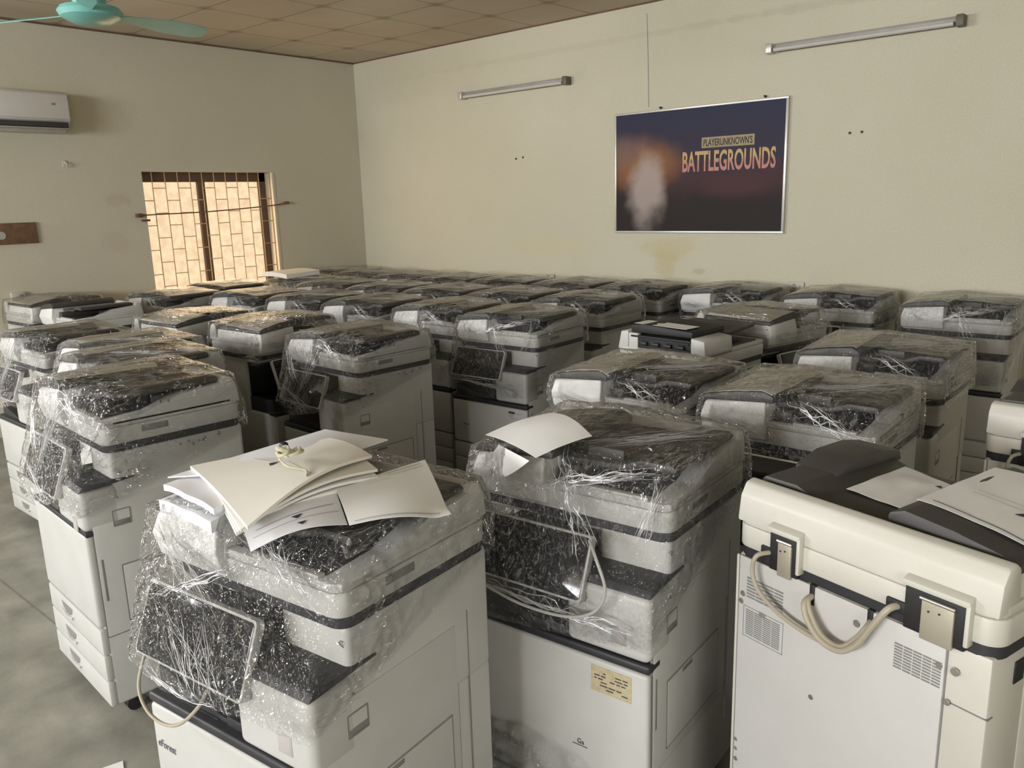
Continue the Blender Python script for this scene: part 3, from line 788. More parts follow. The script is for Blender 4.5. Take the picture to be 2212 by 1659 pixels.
    if not rear:
        # tilted operation panel
        ang = math.atan2(.06, .152)
        Rm = Matrix.Translation((-.070, -.292, .812)) @ Matrix.Rotation(-ang, 4, 'X')
        bm = bmesh.new()
        t = bmesh.new(); add_tmp_pts = rrect(-.188, .188, -.083, .083, .012, 4)
        prism(bm, add_tmp_pts, 'y', -.011, .011, .003)
        bm.transform(Rm)
        pn = add('operation_panel', bm, W)
        bm = bmesh.new(); prism(bm, rrect(-.182, .182, -.077, .077, .009, 4), 'y', -.0128, -.010, .0006); bm.transform(Rm)
        add('screen', bm, 'screen', pn, 'a', 'black glossy touch screen')
        bm = bmesh.new(); tube(bm, [(.142+.006*math.cos(2*PI*i/12), -.0132, .055+.006*math.sin(2*PI*i/12)) for i in range(13)], .0010, 5); bm.transform(Rm)
        add('indicator_ring', bm, 'plate', pn, 'n', 'tiny yellow ring mark')
        bm = bmesh.new(); box(bm, -.15, .02, -.258, -.20, .84, .885, .006); add('panel_arm', bm, 'dark', None, 'f')
        t.free()
    else:
        # rear: white service cover, grilles, hinges, cables, screws
        bm = bmesh.new(); box(bm, -.206, .274, .266, .2735, .055, .889, .002)
        box(bm, .2742, .2758, .266, .2715, .055, .884, 0, mi=1); box(bm, -.2085, -.2062, .266, .2700, .055, .884, 0, mi=1)
        rc = add('rear_cover', bm, ['white2', 'mid'])
        for (xa, xb, za, zb, nr, nc) in ((.150, .252, .792, .846, 7, 4), (.155, .252, .700, .765, 13, 4), (-.212+.01, -.108, .795, .850, 9, 5)):
            bm = bmesh.new()
            for i in range(nr):
                z = za + (i+.5)*(zb-za)/nr
                for j in range(nc):
                    w_ = (xb-xa)/nc
                    box(bm, xa+j*w_+.001, xa+(j+1)*w_-.001, .2715, .2742, z-(zb-za)/nr*.27, z+(zb-za)/nr*.27, 0)
            add('vent_grille', bm, 'mid', rc, 'a')
        bm = bmesh.new()
        for g in ((.147, .1485, .694, .771), (.257, .2585, .694, .771)): box(bm, g[0], g[1], .2725, .2741, g[2], g[3], 0)
        for g in ((.147, .2585, .694, .6955), (.147, .2585, .7695, .771)): box(bm, g[0], g[1], .2725, .2741, g[2], g[3], 0)
        box(bm, .196, .214, .2725, .2745, .760, .772, .001); add('vent_door_frame', bm, 'mid', rc)
        for (x, z, r_) in ((-.027, .850, .008), (.068, .632, .006), (.262, .797, .007), (.266, .777, .007), (-.196, .842, .007), (-.225, .842, .008), (-.216, .775, .006), (.268, .410, .005), (.267, .385, .005), (.266, .357, .006)):
            bm = bmesh.new(); cyl(bm, (x, .273, z), 'y', r_, .004, 16, bev=.0012); box(bm, x-r_*.8, x+r_*.8, .2748, .2756, z-.0012, z+.0012, 0); add('screw', bm, 'chrome', rc, 'a')
        bm = bmesh.new(); box(bm, .2765, .284, .266, .2738, .20, .889, .003); add('corner_strip', bm, W)
        bm = bmesh.new(); box(bm, -.2866, -.21, .25, .2692, .7735, .7755, 0); add('panel_seam', bm, 'mid')
        bm = bmesh.new(); box(bm, -.2872, -.284, .150, .185, .815, .86, .002); add('side_grip', bm, 'black', None, 'a', 'black slot on the side near the rear')
        for x, wd in ((.152, .058), (-.182, .100)):
            h_ = wd/2
            bm = bmesh.new()
            box(bm, x-h_-.006, x+h_+.010, .255, .2765, .888, .985, .003)
            hg = add('hinge', bm, 'black')
            bm = bmesh.new(); prism(bm, [(.26, .982), (.284, .977), (.286, .990), (.26, .998)], 'x', x-h_-.014, x+h_+.012, .003)
            box(bm, x-h_-.015, x-h_-.006, .262, .2845, .902, .985, .003)
            add('hinge_hood', bm, W, hg, 'a')
            bm = bmesh.new(); box(bm, x-h_*.72, x+h_*.50, .274, .2815, .882, .962, .003)
            cyl(bm, (x-h_*.2, .2818, .945), 'y', .002, .002, 8, mi=1); cyl(bm, (x+h_*.2, .2818, .942), 'y', .002, .002, 8, mi=1)
            add('hinge_plate', bm, ['tan', 'black'], hg, 'a')
            bm = bmesh.new(); tube(bm, [(x-h_*.75, .2795, .963), (x+h_*.56, .2795, .963)], .004, 10); add('hinge_pin', bm, 'chrome', hg, 'a')
        for q in ((.185, .215, .276, .912, .935), (-.128, -.085, .276, .910, .935), (.072, .086, .2745, .845, .892), (-.062, -.048, .2745, .845, .892)):
            bm = bmesh.new(); box(bm, q[0], q[1], .262, q[2], q[3], q[4], .002); add('cable_port', bm, 'black')
        yb = .288
        for pts, r_ in (([(.190, .272, .925), (.206, yb+.012, .918), (.214, yb+.014, .880), (.196, yb+.012, .838), (.14, yb+.010, .806), (.07, yb+.010, .792), (.0, yb+.010, .792), (-.045, yb+.010, .815), (-.068, yb+.008, .862), (-.096, yb, .915), (-.105, .272, .922)], .0052),
                        ([(.079, .270, .868), (.075, yb+.004, .862), (.06, yb+.010, .835), (.03, yb+.014, .806), (-.01, yb+.013, .800), (-.04, yb+.008, .830), (-.055, yb, .858), (-.055, .270, .868)], .0052),
                        ([(.080, .268, .866), (.079, yb+.010, .858), (.066, yb+.016, .828), (.03, yb+.020, .799), (-.015, yb+.018, .795), (-.048, yb+.014, .825), (-.074, yb+.012, .872), (-.100, yb+.004, .918), (-.110, .270, .924)], .0068)):
            bm = bmesh.new(); tube(bm, smooth_path(pts, 7), r_, 10); add('cable', bm, 'cable')
    return P

STD = build_parts('white')
REAR = build_parts('cream', rear=True)
OPEN = build_parts('white', opened=True)

# ------------------------------------------------------------------ stretch film over the top of a copier
def film_mesh(name, panel=True, edge=.02, seed=0, mat='film', low=0., amp=1.):
    bm = bmesh.new()
    pts = []
    for y in (-.232, .205):
        pts += [(-.287, y, 1.044), (-.16, y, 1.080), (-.06, y, 1.090)]
    pts += [(.286, -.165, 1.064), (.286, .20, 1.070), (-.292, .245, 1.066), (.293, .245, 1.066)]
    pts += [(-.291, -.246, .985), (-.05, -.246, .985), (.297, -.214, .96), (-.297, -.214, .96)]
    pts += [(.298, .275, .97), (-.298, .275, .97), (.298, .275, .885), (-.298, .275, .885), (.298, -.2, .875), (-.298, -.2, .86)]
    if panel:
        pts += [(-.262, -.285, .895), (.122, -.285, .895), (-.262, -.338, .727), (.122, -.338, .727)]
        pts += [(.296, -.312, .79), (.294, -.312, .71 - low), (-.20, -.312, .66 - low), (.296, -.24, .80), (-.293, -.10, .78)]
    else:
        pts += [(-.2, -.25, .88), (.2, -.24, .88)]
    vs = [bm.verts.new(p) for p in pts]
    r = bmesh.ops.convex_hull(bm, input=vs)
    dele = list({g for g in r.get('geom_interior', []) + r.get('geom_unused', []) if isinstance(g, bmesh.types.BMVert)})
    if dele: bmesh.ops.delete(bm, geom=dele, context='VERTS')
    bmesh.ops.recalc_face_normals(bm, faces=bm.faces[:])
    down = [f for f in bm.faces if f.normal.z < -.45]
    bmesh.ops.delete(bm, geom=down, context='FACES')
    for it in range(9):
        long = [e for e in bm.edges if e.calc_length() > edge]
        if not long: break
        bmesh.ops.subdivide_edges(bm, edges=long, cuts=1, use_grid_fill=True)
        bmesh.ops.triangulate(bm, faces=[f for f in bm.faces if len(f.verts) > 3])
    bm.normal_update()
    off = Vector((seed*3.1, seed*1.7, seed*2.3))
    bm.verts.index_update(); crk = {}; moved = []
    for v in bm.verts:
        p = v.co + off
        q = Vector((p.x*9 + p.z*14, p.y*9 - p.x*6, p.z*5 + p.y*7))
        a = noise.noise(q*.8)*.0035 + (abs(noise.noise(q*2.3)) - .25)*.0045 + noise.noise(p*60)*.0011
        cr = max(0., min(1., (noise.noise(p*4.2) + .18)*3.0)) * max(0., min(1., (-.05 - v.co.y)*9 + .25))
        if not panel: cr *= .8
        cl_ = lambda t: max(0., min(1., t))
        zone = cl_((v.co.x + .08)*9)*cl_((1.078 - v.co.z)*40)*cl_((v.co.z - .945)*30)*cl_((-.11 - v.co.y)*14)
        cr = max(cr, zone*(.55 + .45*cl_(.5 + 1.5*noise.noise(p*9))))
        q2 = Vector((p.x*62 + p.z*40, p.y*50 - p.x*30, p.z*34))
        a += cr*noise.noise(q2)*.0062*amp
        shift = v.normal*max(.0035, .0095 + a)
        crk[v.index] = cr
        moved.append((v, shift))
    for v, shift in moved:
        v.co += shift
    bvh = BVHTree.FromBMesh(bm)
    vals = [crk.get(v.index, 0.) for v in bm.verts]
    flat = [sum(crk[v.index] for v in f.verts)/3 > .35 for f in bm.faces]
    me = bpy.data.meshes.new(name); bm.to_mesh(me); bm.free(); me.materials.append(M[mat])
    at = me.attributes.new('crinkle', 'FLOAT', 'POINT'); at.data.foreach_set('value', vals)
    for f, fl in zip(me.polygons, flat): f.use_smooth = not fl
    return me, bvh

def glint_strands(name, bvh, fans, seed=1):
    """pale threads on the wrap, glints of film folds put into shape and colour: each fan runs from around P to around Q"""
    rnd = random.Random(seed); bm = bmesh.new()
    for P, sp, Q, sq, n, r_ in fans:
        P, Q = Vector(P), Vector(Q)
        for i in range(n):
            a = P + Vector([rnd.uniform(-1, 1)*s for s in sp]); b = Q + Vector([rnd.uniform(-1, 1)*s for s in sq])
            t0 = rnd.uniform(0, .35); t1 = rnd.uniform(.65, 1)
            pts = []
            for j in range(13):
                t = t0 + (t1-t0)*j/12
                loc, nor, _, _ = bvh.find_nearest(a.lerp(b, t))
                pts.append(loc + nor*.0012)
            rr = r_*rnd.uniform(.5, 1.3)
            tube(bm, pts, lambda t, rr=rr: rr*(.35 + .65*math.sin(PI*min(max(t, .02), .98))), 4, caps=False)
    return mesh(name, bm, 'strand', 180)

FA = film_mesh('plastic_wrap', True, .0105, 1, 'film')
FB = film_mesh('plastic_wrap', True, .0105, 5, 'film2', .05)
FC_ = film_mesh('plastic_wrap', True, .014, 9, 'film')
FD = film_mesh('plastic_wrap', False, .016, 13, 'film')
FE = film_mesh('plastic_wrap', False, .018, 21, 'film2')
S1 = glint_strands('wrap_glint_threads', FA[1], [
    ((-.25, -.24, 1.03), (.03, .01, .01), (.0, -.27, .88), (.07, .01, .03), 26, .0009),
    ((.06, -.20, 1.05), (.06, .03, .01), (.25, -.22, .93), (.05, .01, .02), 30, .0008),
    ((-.27, -.30, .84), (.01, .01, .01), (.10, -.22, 1.0), (.02, .02, .02), 8, .0016),
    ((-.24, -.335, .74), (.02, .01, .02), (.03, -.30, .65), (.07, .01, .03), 22, .0008),
    ((-.10, -.29, .86), (.10, .02, .03), (.02, -.34, .72), (.10, .01, .03), 30, .0007)], 3)
S2 = glint_strands('wrap_glint_threads', FB[1], [
    ((-.15, -.245, .955), (.03, .01, .01), (.25, -.19, 1.055), (.03, .02, .015), 26, .0008),
    ((-.02, -.20, 1.07), (.03, .03, .01), (.12, -.30, .86), (.04, .02, .03), 18, .0008),
    ((-.22, -.24, 1.02), (.03, .01, .01), (-.16, -.25, .94), (.03, .01, .01), 10, .0009),
    ((.27, -.20, 1.04), (.02, .01, .02), (.24, -.27, .86), (.03, .02, .03), 14, .0008),
    ((-.24, -.335, .73), (.03, .01, .01), (.24, -.31, .70), (.04, .01, .02), 24, .0011),
    ((.05, -.18, 1.06), (.05, .04, .01), (.27, .15, 1.07), (.01, .06, .0), 22, .0006)], 4)
S3 = glint_strands('wrap_glint_threads', FC_[1], [
    ((.06, -.19, 1.05), (.06, .03, .02), (-.08, -.33, .76), (.03, .01, .02), 20, .0010),
    ((-.28, -.23, 1.02), (.01, .02, .02), (-.10, -.30, .84), (.06, .02, .04), 18, .0009),
    ((-.05, -.22, 1.06), (.04, .02, .02), (.26, -.21, .95), (.05, .01, .02), 18, .0008),
    ((-.25, -.33, .80), (.02, .01, .05), (.10, -.32, .72), (.06, .01, .03), 14, .0008)], 5)
S4 = glint_strands('wrap_glint_threads', FD[1], [
    ((.02, -.2, 1.06), (.05, .03, .02), (.24, -.20, .96), (.06, .01, .02), 16, .0010),
    ((.03, -.15, 1.08), (.05, .05, .0), (.27, .12, 1.075), (.01, .08, .0), 14, .0008),
    ((-.27, -.24, 1.0), (.01, .01, .03), (-.10, -.245, .94), (.06, .01, .02), 12, .0010)], 6)
WRAPS = {'A': (FA[0], S1), 'B': (FB[0], S2), 'C': (FC_[0], S3), 'D': (FD[0], S4), 'E': (FE[0], S4)}

def place(loc, yaw, zs, label, parts=STD, want='afnw', wrap=None, group=None, hide=(), sx=1.):
    r = empty('copier', (loc[0], loc[1], 0), math.radians(yaw)); r.scale = (sx, 1, zs)
    tag(r, label, 'copier', group)
    made = []
    for (nm, me, par, tg, lb) in parts:
        if nm in hide or not any(c in want for c in tg): made.append(None); continue
        if par is not None and made[par] is None: made.append(None); continue
        o = bpy.data.objects.new(nm, me); COL.objects.link(o)
        o.parent = r if par is None else made[par]
        if lb: o['label'] = lb
        made.append(o)
    if wrap:
        fm, st = WRAPS[wrap]
        o = bpy.data.objects.new('plastic_wrap', fm); COL.objects.link(o); o.parent = r
        o['label'] = 'clear crinkled stretch film'
        s = bpy.data.objects.new('wrap_glint_threads', st); COL.objects.link(s); s.parent = o
    return r

G = 'wrapped office copiers standing in rows'
NEAR, FAR = 'afnw', 'aw'
T_ = [
 # x, y, yaw, height factor, wrap, detail, sheet, label
 (-1.515, 1.025, 6, 1, 'A', NEAR, None, 'wrapped copier with curled paper stacks and a tied cord on its top'),
 (-1.217, 1.775, 4, 1, 'B', NEAR, None, 'wrapped copier with one white sheet drooping over its feeder and a tan label'),
 (-.985, 2.62, 0, 1, 'D', NEAR, 'A', 'wrapped copier with bright white feeder end, right behind the bare cream copier'),
 (-1.605, 2.60, 1, 1, 'D', NEAR, 'A', 'wrapped copier with bright white feeder end, behind the one with the tan label'),
 (-1.02, 3.51, 0, 1, 'E', NEAR, 'B', 'wrapped copier with sunken torn film on its tray, behind the bright white pair'),
 (-2.91, 1.24, -3.8, 1.055, 'C', NEAR, 'C', 'tall wrapped copier standing free on the bare floor at far left'),
 (-3.53, 1.54, -2, 1.03, 'E', NEAR, 'B', 'wrapped copier directly behind the tall one on the bare floor'),
 (-4.14, 1.78, 0, 1.0, 'E', NEAR, 'A', 'wrapped copier with rippled film on its cover, second behind the tall left one'),
 (-4.83, 1.72, 0, 1.0, 'C', NEAR, 'C', 'heavily wrapped copier at the left edge, third behind the tall left one'),
 (-6.12, 2.38, 0, 1, None, FAR, None, 'copier with open black tray bay by the left wall, below the brown board'),
 (-6.76, 2.40, 92, 1, 'D', FAR, 'A', 'copier tight against the left wall under the brown board, turned sideways'),
 (-6.20, 3.05, 0, 1, 'D', FAR, 'B', 'wrapped copier below the left end of the barred window'),
 (-6.46, 3.66, 0, 1, 'E', FAR, 'A', 'warm lit wrapped copier directly in front of the barred window'),
 (-4.75, 2.48, 92, 1, 'D', NEAR, 'A', 'sideways copier with amber lit paper top, left of another sideways copier'),
 (-4.10, 2.62, 92, 1, 'D', NEAR, 'C', 'sideways copier with a large pale side, left of the one with a dark square panel'),
 (-3.322, 2.579, -2, 1, 'C', NEAR, 'A', 'wrapped copier with a dark square panel and bare grey side door, left of the middle'),
 (-3.035, 3.535, 2, 1, 'B', NEAR, 'B', 'wrapped copier with a wide black screen and small energy label on its front, middle'),
 (-3.67, 3.60, 0, 1, 'C', NEAR, 'A', 'wrapped copier immediately left of the one with the wide black screen'),
 (-4.32, 3.53, 0, 1, 'E', FAR, 'B', 'wrapped copier two places left of the one with the wide black screen'),
 (-4.93, 3.49, 0, 1, 'D', FAR, 'C', 'wrapped copier three places left of the one with the wide black screen'),
 (-5.57, 3.41, 0, 1, 'E', FAR, 'A', 'wrapped copier four places left of the one with the wide black screen'),
 (-6.22, 4.28, 0, 1, 'D', FAR, None, 'wrapped copier carrying a flat paper pile at the right end of the barred window'),
 (-5.61, 4.20, 0, 1, 'E', FAR, 'B', 'second copier from the left in the second row from the poster wall'),
 (-4.96, 4.22, 0, 1, 'D', FAR, 'A', 'third copier from the left in the second row from the poster wall'),
 (-4.35, 4.26, 0, 1, 'E', FAR, 'C', 'fourth copier from the left in the second row from the poster wall'),
 (-3.75, 4.31, 0, 1, 'D', FAR, 'A', 'fifth copier from the left in the second row from the poster wall'),
 (-3.13, 4.31, 0, 1, 'D', FAR, 'B', 'sixth and last copier in the second row from the poster wall'),
 (-6.745, 5.02, 0, 1, 'D', FAR, 'A', 'copier in the far left corner of the room, first of the back row'),
 (-6.15, 4.99, 0, 1, 'E', FAR, 'B', 'second copier of the back row along the poster wall, counted from the corner'),
 (-5.555, 4.97, 0, 1, 'D', FAR, 'C', 'third copier of the back row along the poster wall, counted from the corner'),
 (-4.96, 4.95, 0, 1, 'E', FAR, 'A', 'fourth copier of the back row along the poster wall, counted from the corner'),
 (-4.365, 4.97, 0, 1, 'D', FAR, 'B', 'fifth copier of the back row along the poster wall, counted from the corner'),
 (-3.77, 5.03, 0, 1, 'E', FAR, 'A', 'sixth copier of the back row along the poster wall, counted from the corner'),
 (-3.175, 5.07, 0, 1, 'D', NEAR, 'C', 'seventh copier of the back row along the poster wall, below the poster'),
 (-2.52, 5.20, 0, 1, 'D', NEAR, 'A', 'copier with plain white feeder end against the wall below the right end of the poster'),
 (-1.82, 5.25, 0, 1, 'E', NEAR, 'B', 'copier against the back wall just right of the double socket plate'),
 (-1.09, 5.19, 0, 1, 'B', NEAR, 'A', 'copier with a wide tilted screen at the right end of the back row'),
 (-1.87, 4.27, 77, 1, 'D', NEAR, 'A', 'sideways wrapped copier right behind the unwrapped one with black rollers'),
]
ROOTS = []
SX = .955
for i, (x, y, yaw, zs, wr, want, sh, lb) in enumerate(T_):
    hide = ('sticker',) if (i*7) % 3 == 1 and i > 4 else ()
    ROOTS.append(place((x, y), yaw, zs, lb, STD, want, wr, G, hide, 1. if i < 2 else SX))
place((-1.92, 3.585), 85, 1, 'unwrapped copier with its feeder open showing black rollers', OPEN, 'afn', None)
R3 = place((-.42, 1.83), 164.5, 1, 'bare cream copier turned around, hinges and hanging cables on its back', REAR, 'a', None)
R4 = place((-.17, 2.96), 175, 1, 'unwrapped copier seen from behind, cut off by the right edge of the photo', REAR, 'a', None)

# ------------------------------------------------------------------ marks printed on individual copiers
def front_text(root, s, x, z, w_, h_, mats=('ink',), y=-.3022, shear=0., nm='lettering'):
    me = text_mesh(s, .05, w_, h_, .0003, shear)
    for q in mats: me.materials.append(M[q])
    o = link(nm, me, root); o.location = (x, y, z); o.rotation_euler = (PI/2, 0, 0); return o
front_text(ROOTS[0], 'eForest', -.268, .476, .070, .020, ('logo',), shear=.25, nm='logo')
front_text(ROOTS[16], 'RICOH', -.20, .440, .045, .009, nm='logo')
bm = bmesh.new(); box(bm, .155, .20, -.3024, -.3005, .553, .566, 0); box(bm, .158, .195, -.3024, -.3005, .524, .529, 0, mi=1); box(bm, .205, .25, -.3024, -.3005, .556, .560, 0, mi=1)
tube(bm, [(.225+.022*math.cos(a/10*PI), -.3018, .545-.022*math.sin(a/10*PI)) for a in range(2, 9)], .002, 5, mi=1)
for q in range(3): box(bm, .158+.012*q, .165+.012*q, -.3024, -.3005, .532, .548, 0, mi=1)
o = obj('energy_label', bm, ['green', 'pale'], ROOTS[16]); o['label'] = 'small printed energy label'
bm = bmesh.new(); box(bm, .128, .242, -.3022, -.3005, .496, .567, 0)
rl = random.Random(2)
for q in range(6):
    z = .551 - q*.0085; x = .138
    while x < .225:
        w_ = rl.uniform(.006, .022)
        if rl.random() < .72: box(bm, x, min(x+w_, .232), -.3028, -.3015, z-.0014, z+.0014, 0, mi=1)
        x += w_ + .004
o = obj('instruction_label', bm, ['tan_label', 'ink'], ROOTS[1]); o['label'] = 'old tan label with rows of small print'
kids = [o for o in bpy.data.objects if o.parent is ROOTS[1]]
for o in kids:
    if o.name.startswith('front_cover'):
        bm = bmesh.new(); box(bm, -.285, .286, -.301, -.276, .152, .584, .010, 3); o.data = mesh('front_cover', bm, 'white')
for o in [o for o in kids if o.name.startswith('paper_drawer')][1:]:
    for c in [c for c in bpy.data.objects if c.parent is o]: bpy.data.objects.remove(c)
    bpy.data.objects.remove(o)
front_text(ROOTS[1], 'Ga', .085, .325, .020, .014, nm='printed_mark')
bm = bmesh.new(); box(bm, .07, .115, -.3022, -.3005, .319, .3205, 0); obj('printed_mark', bm, 'ink', ROOTS[1])
# the tall left copier has a higher, plainer front
for o in [o for o in bpy.data.objects if o.parent is ROOTS[5]]:
    bm = bmesh.new()
    if o.name.startswith('front_cover'): box(bm, -.285, .286, -.301, -.272, .335, .646, .010, 3); o.data = mesh('front_cover', bm, 'white')
    elif o.name.startswith('control_cover'): box(bm, .030, .289, -.3025, -.18, .656, .786, .018, 4); o.data = mesh('control_cover', bm, 'white')
    elif o.name.startswith('seam_trim'): box(bm, -.284, .287, -.299, -.22, .640, .660, .004, 2); o.data = mesh('seam_trim', bm, 'dark')
    else: bm.free()
# hanging panel leads
for root, pts in ((ROOTS[0], [(-.262, -.30, .735), (-.255, -.335, .66), (-.22, -.345, .615), (-.16, -.345, .60), (-.09, -.345, .625), (-.03, -.335, .68), (.0, -.325, .73)]),
                  (ROOTS[1], [(.125, -.30, .895), (.165, -.335, .87), (.195, -.345, .80), (.165, -.352, .740), (.08, -.352, .705), (-.05, -.352, .700), (-.17, -.345, .715)])):
    bm = bmesh.new(); tube(bm, smooth_path(pts, 8), .0040, 8); obj('panel_lead', bm, 'cable' if root is ROOTS[0] else 'pale', root)

# ------------------------------------------------------------------ sheets of paper
def sheet(name, P, label, cat='sheet of paper', mat='paper', n=16, th=.0006, bulge=None, marks=(), group=None, ink='ink', rough=0.0, seed=0):
    """P: corners a(0,0) b(1,0) c(1,1) d(0,1); bulge(u,v)->dz"""
    a, b, c, d = [Vector(p) for p in P]
    def S(u, v):
        p = a*(1-u)*(1-v) + b*u*(1-v) + c*u*v + d*(1-u)*v
        if bulge: p = p + Vector((0, 0, bulge(u, v)))
        if rough: p = p + Vector((0, 0, rough*noise.noise(Vector((u*3+seed, v*3, seed)))))
        return p
    bm = bmesh.new()
    top = [[bm.verts.new(S(i/n, j/n)) for j in range(n+1)] for i in range(n+1)]
    bot = [[bm.verts.new(S(i/n, j/n) - Vector((0, 0, th))) for j in range(n+1)] for i in range(n+1)]
    for i in range(n):
        for j in range(n):
            bm.faces.new((top[i][j], top[i+1][j], top[i+1][j+1], top[i][j+1]))
            bm.faces.new((bot[i][j], bot[i][j+1], bot[i+1][j+1], bot[i+1][j]))
    for i in range(n):
        bm.faces.new((top[i][0], bot[i][0], bot[i+1][0], top[i+1][0])); bm.faces.new((top[i][n], top[i+1][n], bot[i+1][n], bot[i][n]))
        bm.faces.new((top[0][i], top[0][i+1], bot[0][i+1], bot[0][i])); bm.faces.new((top[n][i], bot[n][i], bot[n][i+1], top[n][i+1]))
    bmesh.ops.recalc_face_normals(bm, faces=bm.faces[:])
    for mk in marks:
        if mk[0] == 'line':
            _, u0, v0, u1, v1, w_, mi = mk; k = 10
            du, dv = u1-u0, v1-v0; l_ = math.hypot(du, dv); nu, nv = -dv/l_*w_, du/l_*w_
            pr = None
            for i in range(k+1):
                u, v = u0+du*i/k, v0+dv*i/k
                q = [bm.verts.new(S(u+s*nu, v+s*nv) + Vector((0, 0, .0012))) for s in (-1, 1)]
                if pr: f = bm.faces.new((pr[0], q[0], q[1], pr[1])); f.material_index = mi
                pr = q
        else:
            _, pts, mi = mk
            f = bm.faces.new([bm.verts.new(S(u, v) + Vector((0, 0, .0014))) for u, v in pts]); f.material_index = mi
    o = obj(name, bm, [mat, ink, 'faint'], None, 50)
    if label: tag(o, label, cat, group)
    return o

def feeder_sheet_mesh(kind):
    x0, x1, y0, y1 = {'A': (-.276, -.036, -.222, .19), 'B': (-.262, -.06, -.20, .205), 'C': (-.274, -.045, -.225, .12)}[kind]
    rot = {'A': 0, 'B': .05, 'C': -.04}[kind]
    bm = bmesh.new(); n, m_ = 14, 10; cx, cy = (x0+x1)/2, (y0+y1)/2
    def S(u, v, dz):
        x = x0 + (x1-x0)*u; y = y0 + (y1-y0)*v
        xx = cx + (x-cx)*math.cos(rot) - (y-cy)*math.sin(rot); yy = cy + (x-cx)*math.sin(rot) + (y-cy)*math.cos(rot)
        z = cover_top(xx) + .0022 + .0012*noise.noise(Vector((u*3, v*3, ord(kind)))) + (.003*noise.noise(Vector((u*6, 0, ord(kind)))) if v < .05 else 0)
        return Vector((xx, yy, z + dz))
    tp = [[bm.verts.new(S(i/n, j/m_, .0012)) for j in range(m_+1)] for i in range(n+1)]
    bt = [[bm.verts.new(S(i/n, j/m_, 0)) for j in range(m_+1)] for i in range(n+1)]
    for i in range(n):
        for j in range(m_):
            bm.faces.new((tp[i][j], tp[i+1][j], tp[i+1][j+1], tp[i][j+1])); bm.faces.new((bt[i][j], bt[i][j+1], bt[i+1][j+1], bt[i+1][j]))
    for i in range(n):
        bm.faces.new((tp[i][0], bt[i][0], bt[i+1][0], tp[i+1][0])); bm.faces.new((tp[i][m_], tp[i+1][m_], bt[i+1][m_], bt[i][m_]))
    for j in range(m_):
        bm.faces.new((tp[0][j], tp[0][j+1], bt[0][j+1], bt[0][j])); bm.faces.new((tp[n][j], bt[n][j], bt[n][j+1], tp[n][j+1]))
    bmesh.ops.recalc_face_normals(bm, faces=bm.faces[:])
    return mesh('paper_sheet', bm, 'dullpaper', 60)
FS = {k: feeder_sheet_mesh(k) for k in 'ABC'}
SHORT = {2: 'copier right behind the bare cream copier', 3: 'copier behind the one with the tan label', 4: 'copier with sunken torn film',
 5: 'tall copier on the bare floor at far left', 6: 'copier directly behind the tall left one', 7: 'copier second behind the tall left one', 8: 'heavily wrapped copier at the left edge',
 10: 'sideways copier against the left wall', 11: 'copier below the left end of the barred window', 12: 'copier in front of the barred window',
 13: 'amber lit sideways copier at left', 14: 'sideways copier with the large pale side', 15: 'copier with the dark square panel', 16: 'copier with the wide black screen',
 17: 'copier just left of the wide black screen', 18: 'copier two left of the wide black screen', 19: 'copier three left of the wide black screen', 20: 'copier four left of the wide black screen',
 22: 'second copier of the second row', 23: 'third copier of the second row', 24: 'fourth copier of the second row', 25: 'fifth copier of the second row', 26: 'last copier of the second row',
 27: 'copier in the far left corner', 28: 'second copier of the back row', 29: 'third copier of the back row', 30: 'fourth copier of the back row', 31: 'fifth copier of the back row',
 32: 'sixth copier of the back row', 33: 'seventh copier of the back row', 34: 'copier below the right end of the poster', 35: 'copier just right of the double socket',
 36: 'copier at the right end of the back row', 37: 'sideways copier behind the black rollers'}
for i, t in enumerate(T_):
    if t[6]:
        o = bpy.data.objects.new('paper_sheet', FS[t[6]]); COL.objects.link(o)
        o.location = (t[0], t[1], 0); o.rotation_euler = (0, 0, math.radians(t[2])); o.scale = (SX, 1, t[3])
        tag(o, 'sheet under film on the ' + SHORT[i], 'sheet of paper', 'sheets laid on the copier feeders')
# loose sheets and stacks on the front left copier
LM = 'sheets and stacks on the front left copier'
sheet('paper_sheet', [(-1.7657, .8054, 1.105), (-1.4713, .9536, 1.140), (-1.5439, 1.2746, 1.118), (-1.7062, 1.2021, 1.135)],
      'wide cool white sheet at the back of the paper pile, its corner pointing right', mat='bluepaper', th=.003, group=LM,
      bulge=lambda u, v: .016*math.sin(PI*u)*math.sin(PI*v))
sheet('paper_stack', [(-1.728, .7620, 1.070), (-1.500, .7600, 1.076), (-1.560, 1.020, 1.098), (-1.756, 1.0417, 1.092)],
      'lower blue-white stack under the cream sheets, overhanging the feeder at left', 'paper stack', 'bluepaper', th=.026, group=LM,
      bulge=lambda u, v: .006*math.sin(PI*u*1.0)*(1-v), rough=.004)
sheet('paper_stack', [(-1.745, .7840, 1.097), (-1.500, .7700, 1.101), (-1.560, 1.025, 1.116), (-1.765, 1.0450, 1.110)],
      'upper blue-white stack under the cream sheets, its left end showing', 'paper stack', 'bluepaper', th=.014, group=LM,
      bulge=lambda u, v: .006*math.sin(PI*u*1.0)*(1-v), rough=.004, seed=4)
